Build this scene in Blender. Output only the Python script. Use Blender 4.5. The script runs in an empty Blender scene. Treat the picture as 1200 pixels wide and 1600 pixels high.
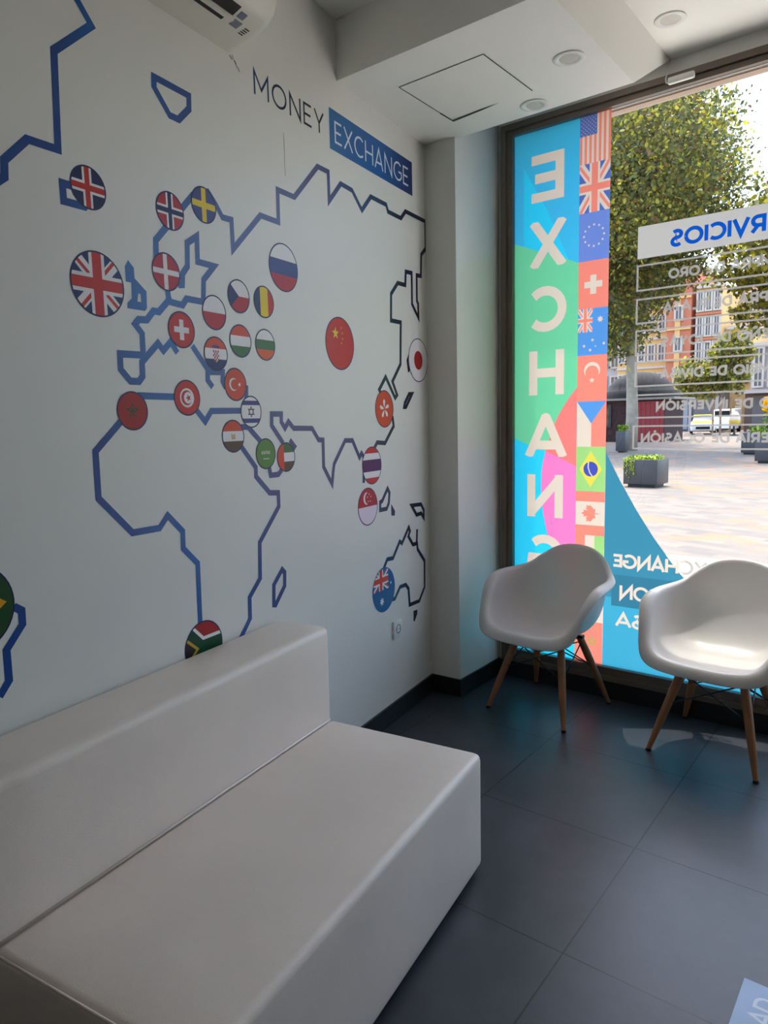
import bpy, bmesh, math, random
from mathutils import Vector, Matrix
from mathutils.geometry import tessellate_polygon
random.seed(7)
PI = math.pi
SC = bpy.context.scene
COL = SC.collection

# ------------------------------------------------------------------ camera
cam_d = bpy.data.cameras.new('camera'); cam = bpy.data.objects.new('camera', cam_d); COL.objects.link(cam)
cx_ = Vector(((0.786908, 0.616614, -0.023718))); cy_ = Vector(((-0.061230, 0.116272, 0.991328))); cz_ = Vector(((0.614025, -0.778632, 0.129250)))
M3 = Matrix((cx_, cy_, cz_)).transposed()
cam.matrix_world = Matrix.Translation((0, 0, 1.5)) @ M3.to_4x4()
cam_d.sensor_fit = 'VERTICAL'; cam_d.sensor_height = 36.0; cam_d.sensor_width = 27.0
cam_d.lens = 36.0 * 1092.0 / 1600.0
cam_d.clip_start = 0.02; cam_d.clip_end = 600
SC.camera = cam

# ------------------------------------------------------------------ daylight
SUN_DIR = Vector((0.17, -0.27, -1.0)).normalized()      # the way the light travels
wd_ = bpy.data.worlds.new('sky'); SC.world = wd_; wd_.use_nodes = True
nt = wd_.node_tree; nt.nodes.clear()
wo = nt.nodes.new('ShaderNodeOutputWorld'); bg = nt.nodes.new('ShaderNodeBackground'); sk = nt.nodes.new('ShaderNodeTexSky')
sk.sky_type = 'NISHITA'; sk.sun_disc = False; sk.sun_elevation = math.radians(72); sk.sun_rotation = math.radians(-32)
sk.air_density = 1.0; sk.dust_density = 3.0; sk.ozone_density = 1.0
nt.links.new(sk.outputs[0], bg.inputs[0]); bg.inputs[1].default_value = 0.55
nt.links.new(bg.outputs[0], wo.inputs[0])
sun_d = bpy.data.lights.new('sun', 'SUN'); sun_d.energy = 2.6; sun_d.angle = math.radians(0.6); sun_d.color = (1.0, 0.95, 0.87)
sun = bpy.data.objects.new('sun', sun_d); COL.objects.link(sun)
sun.rotation_euler = SUN_DIR.to_track_quat('-Z', 'Y').to_euler(); sun.location = (-5, 12, 20)
SC.view_settings.view_transform = 'Standard'
try: SC.view_settings.look = 'None'
except Exception: pass
SC.view_settings.use_curve_mapping = False
SC.view_settings.gamma = 1.0
SC.view_settings.exposure = 0.78

# ------------------------------------------------------------------ materials
def mat(name, color=(0.8, 0.8, 0.8), rough=0.5, metal=0.0, spec=0.5, coat=0.0, bump=0.0, bscale=60, noise=0.0, nscale=3.0, emit=None, transl=0.0):
    m = bpy.data.materials.new(name); m.use_nodes = True; n = m.node_tree.nodes; l = m.node_tree.links
    b = n['Principled BSDF']
    b.inputs['Base Color'].default_value = (*color, 1); b.inputs['Roughness'].default_value = rough
    b.inputs['Metallic'].default_value = metal; b.inputs['Specular IOR Level'].default_value = spec
    b.inputs['Coat Weight'].default_value = coat
    tc = n.new('ShaderNodeTexCoord')
    if noise > 0:
        nz = n.new('ShaderNodeTexNoise'); nz.inputs['Scale'].default_value = nscale; nz.inputs['Detail'].default_value = 5
        l.new(tc.outputs['Object'], nz.inputs['Vector'])
        r = n.new('ShaderNodeMapRange'); r.inputs[1].default_value = 0.25; r.inputs[2].default_value = 0.75
        r.inputs[3].default_value = 1 - noise; r.inputs[4].default_value = 1 + noise * 0.4
        l.new(nz.outputs[0], r.inputs[0])
        mx = n.new('ShaderNodeVectorMath'); mx.operation = 'SCALE'; mx.inputs[0].default_value = color
        l.new(r.outputs[0], mx.inputs['Scale']); l.new(mx.outputs[0], b.inputs['Base Color'])
    if bump > 0:
        nb = n.new('ShaderNodeTexNoise'); nb.inputs['Scale'].default_value = bscale; nb.inputs['Detail'].default_value = 4
        l.new(tc.outputs['Object'], nb.inputs['Vector'])
        bp = n.new('ShaderNodeBump'); bp.inputs['Strength'].default_value = bump; bp.inputs['Distance'].default_value = 0.01
        l.new(nb.outputs[0], bp.inputs['Height']); l.new(bp.outputs[0], b.inputs['Normal'])
    if transl > 0:
        t = n.new('ShaderNodeBsdfTranslucent'); t.inputs[0].default_value = (*color, 1)
        ms = n.new('ShaderNodeMixShader'); ms.inputs[0].default_value = transl
        l.new(b.outputs[0], ms.inputs[1]); l.new(t.outputs[0], ms.inputs[2]); l.new(ms.outputs[0], n['Material Output'].inputs[0])
    if emit:
        b.inputs['Emission Color'].default_value = (*emit[0], 1); b.inputs['Emission Strength'].default_value = emit[1]
    return m

def srgb(r, g, b):
    f = lambda c: ((c / 255 + 0.055) / 1.055) ** 2.4 if c > 10 else c / 255 / 12.92
    return (f(r), f(g), f(b))

# ------------------------------------------------------------------ object helpers
def tag(o, label=None, cat=None, group=None, kind=None):
    if label: o['label'] = label
    if cat: o['category'] = cat
    if group: o['group'] = group
    if kind: o['kind'] = kind
    return o

def link(o, parent=None):
    COL.objects.link(o)
    if parent: o.parent = parent
    return o

def obj(name, bm, mats, parent=None, smooth=False, angle=None):
    me = bpy.data.meshes.new(name)
    bmesh.ops.recalc_face_normals(bm, faces=bm.faces[:])
    bm.to_mesh(me); bm.free()
    for m in (mats if isinstance(mats, (list, tuple)) else [mats]): me.materials.append(m)
    if smooth or angle:
        for p in me.polygons: p.use_smooth = True
        if angle:
            me.set_sharp_from_angle(angle=math.radians(angle))
    return link(bpy.data.objects.new(name, me), parent)

def empty(name, loc=(0, 0, 0), rz=0.0):
    o = bpy.data.objects.new(name, None); o.empty_display_size = 0.1
    o.location = loc; o.rotation_euler = (0, 0, rz); return link(o)

def box(bm, x0, x1, y0, y1, z0, z1, mi=0, mtx=None):
    v = [Vector((x, y, z)) for z in (z0, z1) for y in (y0, y1) for x in (x0, x1)]
    if mtx: v = [mtx @ p for p in v]
    v = [bm.verts.new(p) for p in v]
    for f in ((0, 2, 3, 1), (4, 5, 7, 6), (0, 1, 5, 4), (2, 6, 7, 3), (0, 4, 6, 2), (1, 3, 7, 5)):
        bm.faces.new([v[i] for i in f]).material_index = mi
    return v

def boxobj(name, b, m, parent=None, bevel=0.0, mtx=None):
    bm = bmesh.new(); box(bm, *b, mtx=mtx)
    if bevel: bmesh.ops.bevel(bm, geom=bm.edges[:], offset=bevel, segments=2, affect='EDGES', profile=0.5)
    return obj(name, bm, m, parent, angle=40 if bevel else None)

def prism(bm, pts, d, mi=0):
    """pts: list of 3D points of one face, d: extrusion vector"""
    d = Vector(d); a = [bm.verts.new(Vector(p)) for p in pts]; b = [bm.verts.new(Vector(p) + d) for p in pts]
    n = len(pts)
    bm.faces.new(a[::-1]).material_index = mi; bm.faces.new(b).material_index = mi
    for i in range(n):
        bm.faces.new((a[i], a[(i + 1) % n], b[(i + 1) % n], b[i])).material_index = mi

def tube(bm, pts, r, seg=10, mi=0, cap=True):
    """round bar through pts, r number or list"""
    pts = [Vector(p) for p in pts]; rs = r if isinstance(r, (list, tuple)) else [r] * len(pts)
    rings = []; ref = Vector((0.13, 0.31, 0.94)).normalized()
    for i, p in enumerate(pts):
        t = (pts[min(i + 1, len(pts) - 1)] - pts[max(i - 1, 0)]).normalized()
        if abs(t.dot(ref)) > 0.9: ref = Vector((0.9, 0.2, 0.1)).normalized()
        a = t.cross(ref).normalized(); b = t.cross(a)
        rings.append([bm.verts.new(p + (a * math.cos(2 * PI * k / seg) + b * math.sin(2 * PI * k / seg)) * rs[i]) for k in range(seg)])
    for i in range(len(rings) - 1):
        for k in range(seg):
            bm.faces.new((rings[i][k], rings[i][(k + 1) % seg], rings[i + 1][(k + 1) % seg], rings[i + 1][k])).material_index = mi
    if cap:
        bm.faces.new(rings[0][::-1]).material_index = mi; bm.faces.new(rings[-1]).material_index = mi

def lathe(bm, prof, c=(0, 0, 0), seg=24, mi=0, flip=False):
    rings = []
    for r, z in prof:
        rings.append([bm.verts.new((c[0] + r * math.cos(2 * PI * k / seg), c[1] + r * math.sin(2 * PI * k / seg), c[2] + z)) for k in range(seg)])
    for i in range(len(rings) - 1):
        for k in range(seg):
            bm.faces.new((rings[i][k], rings[i][(k + 1) % seg], rings[i + 1][(k + 1) % seg], rings[i + 1][k])).material_index = mi

# ------------------------------------------------------------------ the two surfaces that carry prints
TH = math.radians(-8.65); D_WALL = -1.64
WD = Vector((math.sin(TH), math.cos(TH), 0)); WN = Vector((WD.y, -WD.x, 0))
def wall_pt(u, z, off=0.0): return WN * (D_WALL + off) + WD * u + Vector((0, 0, z))
Y_GLASS = 3.565
def win_pt(x, z, off=0.0): return Vector((x, Y_GLASS - off, z))
def floor_pt(x, y, off=0.0): return Vector((x, y, off))

# ------------------------------------------------------------------ 2D printing: convex pieces painted over one another
def area2(p): return 0.5 * sum(p[i][0] * p[(i + 1) % len(p)][1] - p[(i + 1) % len(p)][0] * p[i][1] for i in range(len(p)))
def ccw(p): return p if area2(p) > 0 else p[::-1]
def halfcut(poly, a, b, keep_left=True):
    out = []; n = len(poly); nx, ny = b[0] - a[0], b[1] - a[1]
    d = [nx * (p[1] - a[1]) - ny * (p[0] - a[0]) for p in poly]
    if not keep_left: d = [-v for v in d]
    for i in range(n):
        j = (i + 1) % n
        if d[i] >= 0: out.append(poly[i])
        if (d[i] > 0 and d[j] < 0) or (d[i] < 0 and d[j] > 0):
            t = d[i] / (d[i] - d[j]); out.append((poly[i][0] + (poly[j][0] - poly[i][0]) * t, poly[i][1] + (poly[j][1] - poly[i][1]) * t))
    return out if len(out) >= 3 and abs(area2(out)) > 1e-9 else None
def clip(poly, conv):
    conv = ccw(conv)
    for i in range(len(conv)):
        if poly is None: return None
        poly = halfcut(poly, conv[i], conv[(i + 1) % len(conv)])
    return poly
def bbox(p): xs = [q[0] for q in p]; ys = [q[1] for q in p]; return min(xs), min(ys), max(xs), max(ys)
def subtract(poly, conv):
    a = bbox(poly); b = bbox(conv)
    if a[2] <= b[0] or b[2] <= a[0] or a[3] <= b[1] or b[3] <= a[1]: return [poly]
    conv = ccw(conv)
    if clip(poly, conv) is None: return [poly]
    out = []; rest = poly
    for i in range(len(conv)):
        p, q = conv[i], conv[(i + 1) % len(conv)]
        o = halfcut(rest, p, q, False)
        if o: out.append(o)
        rest = halfcut(rest, p, q, True)
        if rest is None: break
    return out
class Print:
    def __init__(s): s.p = []
    def paint(s, polys, ci, within=None):
        for q in polys:
            if within: q = clip(ccw(q), within)
            if not q or abs(area2(q)) < 1e-9: continue
            q = ccw(q); new = []
            for (r, c) in s.p: new += [(x, c) for x in subtract(r, q)]
            new.append((q, ci)); s.p = new
    def bm(s, fn, off=0.0004, thick=0.0):
        bm = bmesh.new()
        for q, c in s.p:
            if thick: prism(bm, [fn(x, y, off) for x, y in q], fn(0, 0, off - thick) - fn(0, 0, off), c)
            else:
                try: bm.faces.new([bm.verts.new(fn(x, y, off)) for x, y in q]).material_index = c
                except ValueError: pass
        return bm
def tris(poly, holes=()):
    loops = [[Vector((x, y, 0)) for x, y in poly]] + [[Vector((x, y, 0)) for x, y in h] for h in holes]
    flat = [p for l in loops for p in l]
    return [[(flat[i].x, flat[i].y) for i in t] for t in tessellate_polygon(loops)]
def rect(x0, y0, x1, y1): return [(x0, y0), (x1, y0), (x1, y1), (x0, y1)]
def disc(cx, cy, r, n=40, ry=None): return [(cx + r * math.cos(2 * PI * k / n), cy + (ry or r) * math.sin(2 * PI * k / n)) for k in range(n)]
def bar(a, b, w):
    dx, dy = b[0] - a[0], b[1] - a[1]; L = math.hypot(dx, dy) or 1; nx, ny = -dy / L * w / 2, dx / L * w / 2
    return [(a[0] + nx, a[1] + ny), (a[0] - nx, a[1] - ny), (b[0] - nx, b[1] - ny), (b[0] + nx, b[1] + ny)]
def star(cx, cy, r, n=5, inner=0.4, rot=PI / 2):
    pts = [(cx + (r if k % 2 == 0 else r * inner) * math.cos(rot + PI * k / n), cy + (r if k % 2 == 0 else r * inner) * math.sin(rot + PI * k / n)) for k in range(2 * n)]
    return [[(cx, cy), pts[k], pts[(k + 1) % (2 * n)]] for k in range(2 * n)]
def stroke(pts, w, closed=False, limit=3.0):
    """mitred ribbon along pts as convex quads"""
    n = len(pts); L = []; R = []
    for i in range(n):
        p = pts[i]
        a = pts[i - 1] if (i > 0 or closed) else None; b = pts[(i + 1) % n] if (i < n - 1 or closed) else None
        def nrm(s, e):
            dx, dy = e[0] - s[0], e[1] - s[1]; l = math.hypot(dx, dy) or 1e-9; return (-dy / l, dx / l)
        if a is None: m = nrm(p, b); k = 1
        elif b is None: m = nrm(a, p); k = 1
        else:
            n1 = nrm(a, p); n2 = nrm(p, b); m = (n1[0] + n2[0], n1[1] + n2[1]); l = math.hypot(*m)
            if l < 1e-6: m = n1; k = 1
            else:
                m = (m[0] / l, m[1] / l); k = min(limit, 1 / max(0.05, m[0] * n1[0] + m[1] * n1[1]))
        L.append((p[0] + m[0] * k * w / 2, p[1] + m[1] * k * w / 2)); R.append((p[0] - m[0] * k * w / 2, p[1] - m[1] * k * w / 2))
    out = []
    for i in range(n if closed else n - 1):
        j = (i + 1) % n; q = [L[i], R[i], R[j], L[j]]
        if area2(q) < 0: q = q[::-1]
        # split into triangles so that every piece is convex
        out += [[q[0], q[1], q[2]], [q[0], q[2], q[3]]]
    return [t for t in out if abs(area2(t)) > 1e-10]

# stroke alphabet, capital height 1
def arc(cx, cy, rx, ry, a0, a1, n=14): return [(cx + rx * math.cos(math.radians(a0 + (a1 - a0) * k / n)), cy + ry * math.sin(math.radians(a0 + (a1 - a0) * k / n))) for k in range(n + 1)]
GL = {
 'A': (.84, [[(0.02, 0), (.42, 1), (.82, 0)], [(.16, .3), (.68, .3)]]),
 'B': (.66, [[(0.05, 0), (0.05, 1)], [(0.05, .95)] + arc(.33, .74, .24, .21, 90, -90, 8) + [(.05, .53)], [(.05, .53)] + arc(.36, .29, .26, .24, 90, -90, 8) + [(.05, .05)]]),
 'C': (.84, [arc(.5, .5, .45, .45, 48, 312, 20)]),
 'D': (.8, [[(.05, .05), (.05, .95)] + arc(.33, .5, .43, .45, 90, -90, 14) + [(.05, .05)]]),
 'E': (.64, [[(.6, .95), (.05, .95), (.05, .05), (.6, .05)], [(.05, .5), (.54, .5)]]),
 'G': (.9, [arc(.5, .5, .45, .45, 48, 330, 22) + [(.87, .48), (.55, .48)]]),
 'H': (.8, [[(.05, 0), (.05, 1)], [(.75, 0), (.75, 1)], [(.05, .5), (.75, .5)]]),
 'I': (.12, [[(.06, 0), (.06, 1)]]),
 'J': (.5, [[(.45, 1), (.45, .3)] + arc(.22, .28, .23, .23, 0, -150, 8)]),
 'L': (.58, [[(.05, 1), (.05, .05), (.56, .05)]]),
 'M': (.96, [[(.05, 0), (.05, .97), (.48, .3), (.91, .97), (.91, 0)]]),
 'N': (.82, [[(.05, 0), (.05, .96), (.77, .04), (.77, 1)]]),
 'O': (1.0, [arc(.5, .5, .45, .45, 0, 360, 26)]),
 'P': (.66, [[(.05, 0), (.05, .95)] + arc(.35, .68, .27, .27, 90, -90, 10) + [(.05, .41)]]),
 'R': (.7, [[(.05, 0), (.05, .95)] + arc(.36, .68, .27, .27, 90, -90, 10) + [(.05, .41)], [(.36, .41), (.66, 0)]]),
 'S': (.64, [arc(.33, .73, .26, .22, 40, 270, 12) + arc(.33, .27, .27, .24, 90, -140, 12)]),
 'T': (.68, [[(0, .95), (.68, .95)], [(.34, 0), (.34, .95)]]),
 'U': (.76, [[(.05, 1), (.05, .38)] + arc(.38, .38, .33, .33, 180, 360, 12) + [(.71, 1)]]),
 'V': (.8, [[(0.02, 1), (.4, 0.03), (.78, 1)]]),
 'X': (.76, [[(.02, 0), (.74, 1)], [(.02, 1), (.74, 0)]]),
 'Y': (.74, [[(.02, 1), (.37, .45), (.72, 1)], [(.37, .45), (.37, 0)]]),
 ' ': (.32, []), 'acute': (.3, [[(.0, 1.14), (.16, 1.3)]]), 'tilde': (.3, [[(-.2, 1.18), (-.06, 1.26), (.06, 1.18), (.2, 1.26)]]),
}
def word(text, x, y, h, w, gap=.16, mirror=False, squeeze=1.0, width=None):
    """convex pieces of a word starting at x (running to -x when mirrored), baseline y, capital height h, stroke w"""
    seq = []; cur = 0.0
    for ch in text:
        acc = None
        if ch in 'ÓÍ': acc = 'acute'; ch = 'O' if ch == 'Ó' else 'I'
        if ch == 'Ñ': acc = 'tilde'; ch = 'N'
        gw, st = GL[ch]; seq.append((cur, st))
        if acc: seq.append((cur + gw / 2, GL[acc][1]))
        cur += gw + gap
    tot = cur - gap
    k = h * squeeze if width is None else width / tot
    out = []; sgn = -1 if mirror else 1
    for ox, st in seq:
        for pl in st: out += stroke([(x + sgn * (ox + px) * k, y + py * h) for px, py in pl], w)
    return out

# traced positions on the map wall: u metres along the wall, z height
FLAG_POS = {'iceland': (1.329, 2.136, 0.06), 'norway': (1.619, 2.145, 0.059), 'sweden': (1.766, 2.198, 0.059), 'uk': (1.337, 1.888, 0.088), 'denmark': (1.588, 1.962, 0.057), 'poland': (1.788, 1.866, 0.057), 'swiss': (1.637, 1.796, 0.057), 'croatia': (1.785, 1.733, 0.055), 'tunisia': (1.644, 1.587, 0.056), 'morocco': (1.425, 1.546, 0.056), 'czech': (1.913, 1.935, 0.058), 'romania': (2.048, 1.934, 0.058), 'russia': (2.173, 2.074, 0.089), 'hungary': (1.911, 1.785, 0.057), 'bulgaria': (2.045, 1.783, 0.058), 'china': (2.544, 1.828, 0.11), 'turkey': (1.874, 1.636, 0.056), 'israel': (1.949, 1.543, 0.055), 'egypt': (1.849, 1.46, 0.056), 'saudi': (2.02, 1.391, 0.056), 'uae': (2.14, 1.372, 0.056), 'japan': (3.279, 1.804, 0.11), 'hongkong': (2.913, 1.556, 0.085), 'thailand': (2.783, 1.297, 0.085), 'singapore': (2.737, 1.111, 0.086), 'south_africa': (1.654, 0.771, 0.09), 'australia': (2.866, 0.691, 0.11), 'brazil': (0.951, 1.085, 0.095)}
COAST = {
 'north_america': [([(1.3, 2.644), (1.377, 2.558), (1.256, 2.447), (1.245, 2.207), (1.16, 2.205), (1.095, 2.138), (1.092, 2.099), (1.055, 2.069)], False)],
 'svalbard': [([(1.587, 2.512), (1.726, 2.511), (1.724, 2.472), (1.677, 2.425), (1.641, 2.425), (1.585, 2.484)], True)],
 'iceland': [([(1.25, 2.127), (1.339, 2.128), (1.312, 2.084), (1.25, 2.083)], True)],
 'eurasia': [([(1.552, 1.994), (1.555, 2.048), (1.719, 2.216), (1.789, 2.244), (1.823, 2.213), (1.851, 2.18), (1.895, 2.182), (1.896, 2.087), (2.05, 2.232), (2.153, 2.232), (2.156, 2.346), (2.257, 2.346), (2.42, 2.502), (2.495, 2.503), (2.495, 2.391), (2.587, 2.482), (2.676, 2.479), (2.753, 2.416), (2.834, 2.493), (2.975, 2.493), (2.99, 2.466), (3.119, 2.466), (3.167, 2.509), (3.384, 2.511), (3.386, 2.377), (3.333, 2.337), (3.325, 2.23), (3.277, 2.226), (3.275, 2.1), (3.288, 2.087), (3.29, 2.017), (3.22, 2.078), (3.222, 2.228), (3.158, 2.224), (3.151, 2.159), (3.072, 2.157), (3.003, 2.096), (2.997, 1.973), (3.095, 1.974), (3.084, 1.774), (2.998, 1.687), (3.042, 1.624), (3.021, 1.609), (2.932, 1.706), (2.868, 1.645), (2.893, 1.616)], False), ([(2.99, 1.522), (3.0, 1.474), (2.911, 1.395), (2.836, 1.401), (2.791, 1.359)], False), ([(2.728, 1.324), (2.693, 1.359), (2.675, 1.34), (2.62, 1.418), (2.56, 1.42), (2.468, 1.324), (2.46, 1.295), (2.448, 1.241), (2.39, 1.317), (2.392, 1.428), (2.36, 1.43), (2.317, 1.477), (2.195, 1.48), (2.164, 1.506), (2.14, 1.481), (2.119, 1.506), (2.121, 1.535), (2.064, 1.535), (2.061, 1.493), (2.126, 1.425)], False), ([(2.711, 1.3), (2.705, 1.223)], False), ([(2.167, 1.436), (2.196, 1.41), (2.179, 1.395)], False), ([(2.11, 1.326), (2.089, 1.31), (2.043, 1.31), (2.036, 1.341)], False), ([(1.995, 1.436), (1.929, 1.49), (1.891, 1.491)], False)],
 'europe': [([(1.589, 1.913), (1.591, 1.889), (1.599, 1.875), (1.648, 1.872), (1.666, 1.894), (1.74, 1.894), (1.747, 1.964), (1.799, 2.015), (1.724, 2.016), (1.727, 2.094), (1.683, 2.065), (1.678, 1.994), (1.656, 1.968), (1.652, 1.934), (1.633, 1.931)], False), ([(1.593, 1.881), (1.549, 1.84), (1.528, 1.84), (1.5, 1.811), (1.47, 1.809), (1.455, 1.794), (1.479, 1.77), (1.478, 1.708), (1.394, 1.706), (1.393, 1.663), (1.425, 1.631), (1.456, 1.631), (1.471, 1.647), (1.472, 1.688), (1.538, 1.747), (1.557, 1.727), (1.589, 1.756), (1.614, 1.724)], False), ([(1.679, 1.751), (1.743, 1.68), (1.74, 1.646), (1.762, 1.624)], False), ([(1.742, 1.672), (1.814, 1.675), (1.811, 1.644), (1.825, 1.623)], False)],
 'africa': [([(1.93, 1.635), (1.927, 1.59), (1.911, 1.562)], False), ([(1.447, 1.59), (1.604, 1.589)], False), ([(1.682, 1.548), (1.718, 1.512), (1.749, 1.546), (1.904, 1.547)], False), ([(1.888, 1.423), (1.96, 1.345), (1.959, 1.313), (2.032, 1.246), (2.083, 1.241), (2.082, 1.189), (1.962, 1.071), (1.955, 0.939), (1.892, 0.882), (1.889, 0.805), (1.817, 0.729)], False), ([(1.384, 1.519), (1.288, 1.436), (1.286, 1.306), (1.394, 1.193), (1.497, 1.192), (1.532, 1.226), (1.59, 1.168), (1.588, 1.113), (1.647, 1.053), (1.642, 0.843)], False)],
 'madagascar': [([(2.086, 0.946), (2.101, 0.931), (2.097, 0.879), (2.038, 0.819), (2.027, 0.822), (2.032, 0.897)], True)],
 'borneo': [([(2.925, 1.177), (2.943, 1.154), (2.934, 1.105), (2.912, 1.08), (2.849, 1.081), (2.851, 1.118), (2.87, 1.122)], True)],
 'new_guinea': [([(3.174, 1.065), (3.282, 1.059), (3.314, 1.024), (3.312, 0.983), (3.283, 1.011), (3.23, 1.009)], True)],
 'australia': [([(2.87, 0.795), (2.906, 0.833), (2.964, 0.828), (3.037, 0.9), (3.061, 0.886), (3.137, 0.957), (3.15, 0.935), (3.132, 0.911), (3.18, 0.86), (3.224, 0.859), (3.232, 0.933)], False), ([(3.229, 0.865), (3.233, 0.827), (3.313, 0.75), (3.308, 0.607), (3.242, 0.545), (3.131, 0.551), (3.123, 0.638), (3.093, 0.666), (3.031, 0.668), (2.975, 0.622), (2.948, 0.622)], False)],
 'japan_south': [([(3.169, 1.631), (3.202, 1.632), (3.134, 1.566), (3.113, 1.566), (3.122, 1.586)], True)],
 'south_america': [([(1.014, 1.065), (1.034, 1.05), (1.033, 1.015), (0.986, 0.962), (0.985, 0.884), (0.957, 0.852)], False)],
}
ISLES = {'sulawesi': [(2.957, 1.099), (2.995, 1.06), (2.991, 1.036), (2.957, 1.041)], 'tasmania': [(3.173, 0.508), (3.218, 0.504), (3.217, 0.481), (3.183, 0.448), (3.171, 0.455)], 'japan_north': [(3.148, 1.798), (3.182, 1.841), (3.19, 1.751), (3.163, 1.735)], 'britain': [(1.446, 1.971), (1.465, 1.953), (1.465, 1.924), (1.506, 1.893), (1.504, 1.845), (1.496, 1.836), (1.432, 1.836), (1.433, 1.851), (1.45, 1.866), (1.452, 1.91), (1.433, 1.91), (1.433, 1.952)], 'britain_hole': [(1.475, 1.884), (1.484, 1.881), (1.484, 1.859), (1.47, 1.86)]}

# ------------------------------------------------------------------ room materials
PAINT = mat('wall_paint', srgb(230, 229, 222), 0.42, noise=0.05, nscale=1.2, bump=0.04, bscale=220)
PAINT_C = mat('ceiling_paint', srgb(246, 245, 238), 0.6, noise=0.03, nscale=1.5, bump=0.03, bscale=150)
BLACKTILE = mat('skirting_tile', srgb(30, 31, 34), 0.4, noise=0.2, nscale=4)
FRAME = mat('window_frame_dark', srgb(112, 98, 86), 0.42, noise=0.1, nscale=8, bump=0.03)
STONE = mat('pale_sill', srgb(165, 162, 158), 0.6, noise=0.12, nscale=10)
WOOD_L = mat('pale_lintel', srgb(150, 130, 112), 0.6)
PINKG = mat('lintel_grey', srgb(158, 147, 144), 0.6)
BLACK = mat('black', srgb(18, 18, 18), 0.5)
def floor_material():
    m = bpy.data.materials.new('floor_tiles'); m.use_nodes = True; n = m.node_tree.nodes; l = m.node_tree.links; b = n['Principled BSDF']
    tc = n.new('ShaderNodeTexCoord'); sp = n.new('ShaderNodeSeparateXYZ'); l.new(tc.outputs['Object'], sp.inputs[0])
    def grid(out, off):
        a = n.new('ShaderNodeMath'); a.operation = 'SUBTRACT'; a.inputs[1].default_value = off; l.new(out, a.inputs[0])
        p = n.new('ShaderNodeMath'); p.operation = 'PINGPONG'; p.inputs[1].default_value = 0.3015; l.new(a.outputs[0], p.inputs[0])
        c = n.new('ShaderNodeMath'); c.operation = 'LESS_THAN'; c.inputs[1].default_value = 0.0026; l.new(p.outputs[0], c.inputs[0]); return c.outputs[0]
    gx = grid(sp.outputs[0], -0.737); gy = grid(sp.outputs[1], 1.701)
    mx = n.new('ShaderNodeMath'); mx.operation = 'MAXIMUM'; l.new(gx, mx.inputs[0]); l.new(gy, mx.inputs[1])
    nz = n.new('ShaderNodeTexNoise'); nz.inputs['Scale'].default_value = 2.4; nz.inputs['Detail'].default_value = 8; nz.inputs['Roughness'].default_value = 0.62
    l.new(tc.outputs['Object'], nz.inputs['Vector'])
    cr = n.new('ShaderNodeValToRGB'); cr.color_ramp.elements[0].position = 0.3; cr.color_ramp.elements[0].color = (*srgb(44, 45, 51), 1)
    cr.color_ramp.elements[1].position = 0.72; cr.color_ramp.elements[1].color = (*srgb(70, 71, 80), 1)
    l.new(nz.outputs[0], cr.inputs[0])
    mc = n.new('ShaderNodeMixRGB'); mc.inputs[2].default_value = (0.006, 0.006, 0.01, 1); l.new(mx.outputs[0], mc.inputs[0]); l.new(cr.outputs[0], mc.inputs[1])
    l.new(mc.outputs[0], b.inputs['Base Color'])
    rr = n.new('ShaderNodeMapRange'); rr.inputs[3].default_value = 0.3; rr.inputs[4].default_value = 0.44; l.new(nz.outputs[0], rr.inputs[0]); l.new(rr.outputs[0], b.inputs['Roughness'])
    b.inputs['Specular IOR Level'].default_value = 0.5
    bp = n.new('ShaderNodeBump'); bp.inputs['Strength'].default_value = 0.6; bp.inputs['Distance'].default_value = 0.002; bp.invert = True
    l.new(mx.outputs[0], bp.inputs['Height']); l.new(bp.outputs[0], b.inputs['Normal'])
    return m
FLOOR = floor_material()

# ------------------------------------------------------------------ room shell
XR = 2.4; YB = -3.2; YW = 3.558; ZC = 3.11
COLX = -1.954; COLY = 3.112
def S(name, bm, m, **k): o = obj(name, bm, m, **k); o['kind'] = 'structure'; return o
bm = bmesh.new(); box(bm, -3.0, XR + .2, YB - .2, 3.68, -0.15, 0.0); S('floor', bm, FLOOR)
bm = bmesh.new(); box(bm, -3.0, XR + .2, YB - .2, 3.70, ZC, ZC + 0.15); S('ceiling', bm, PAINT_C)
bm = bmesh.new(); u0, u1 = -3.6, 3.70
prism(bm, [wall_pt(u0, 0), wall_pt(u1, 0), wall_pt(u1, ZC), wall_pt(u0, ZC)], -WN * 0.2); S('wall_left', bm, PAINT)
bm = bmesh.new(); box(bm, XR, XR + .2, YB - .2, 3.70, 0, ZC); S('wall_right', bm, mat('wall_warm_white', srgb(214, 204, 192), .6))
bm = bmesh.new(); box(bm, -1.1, XR, YB - .2, YB, 0, ZC); S('wall_back', bm, mat('wall_warm_white_back', srgb(214, 204, 192), .6))
# wall around the window: pillar in the corner, band over the frame, low curb under it
bm = bmesh.new()
prism(bm, [(-2.139, 3.10, 0), (COLX, COLY, 0), (COLX, 3.56, 0), (-1.925, 3.56, 0), (-1.925, 3.70, 0), (-2.26, 3.70, 0)], (0, 0, ZC))
S('wall_corner_pillar', bm, PAINT)
bm = bmesh.new(); box(bm, -1.925, XR, 3.545, 3.70, 3.037, ZC); S('wall_front', bm, PAINT)
bm = bmesh.new(); box(bm, .75, XR, 3.545, 3.70, 0.1, 3.037); S('wall_front_right', bm, PAINT)
bm = bmesh.new(); box(bm, -1.925, XR, 3.545, 3.66, 0.0, 0.100); S('trim_1', bm, STONE)
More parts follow.
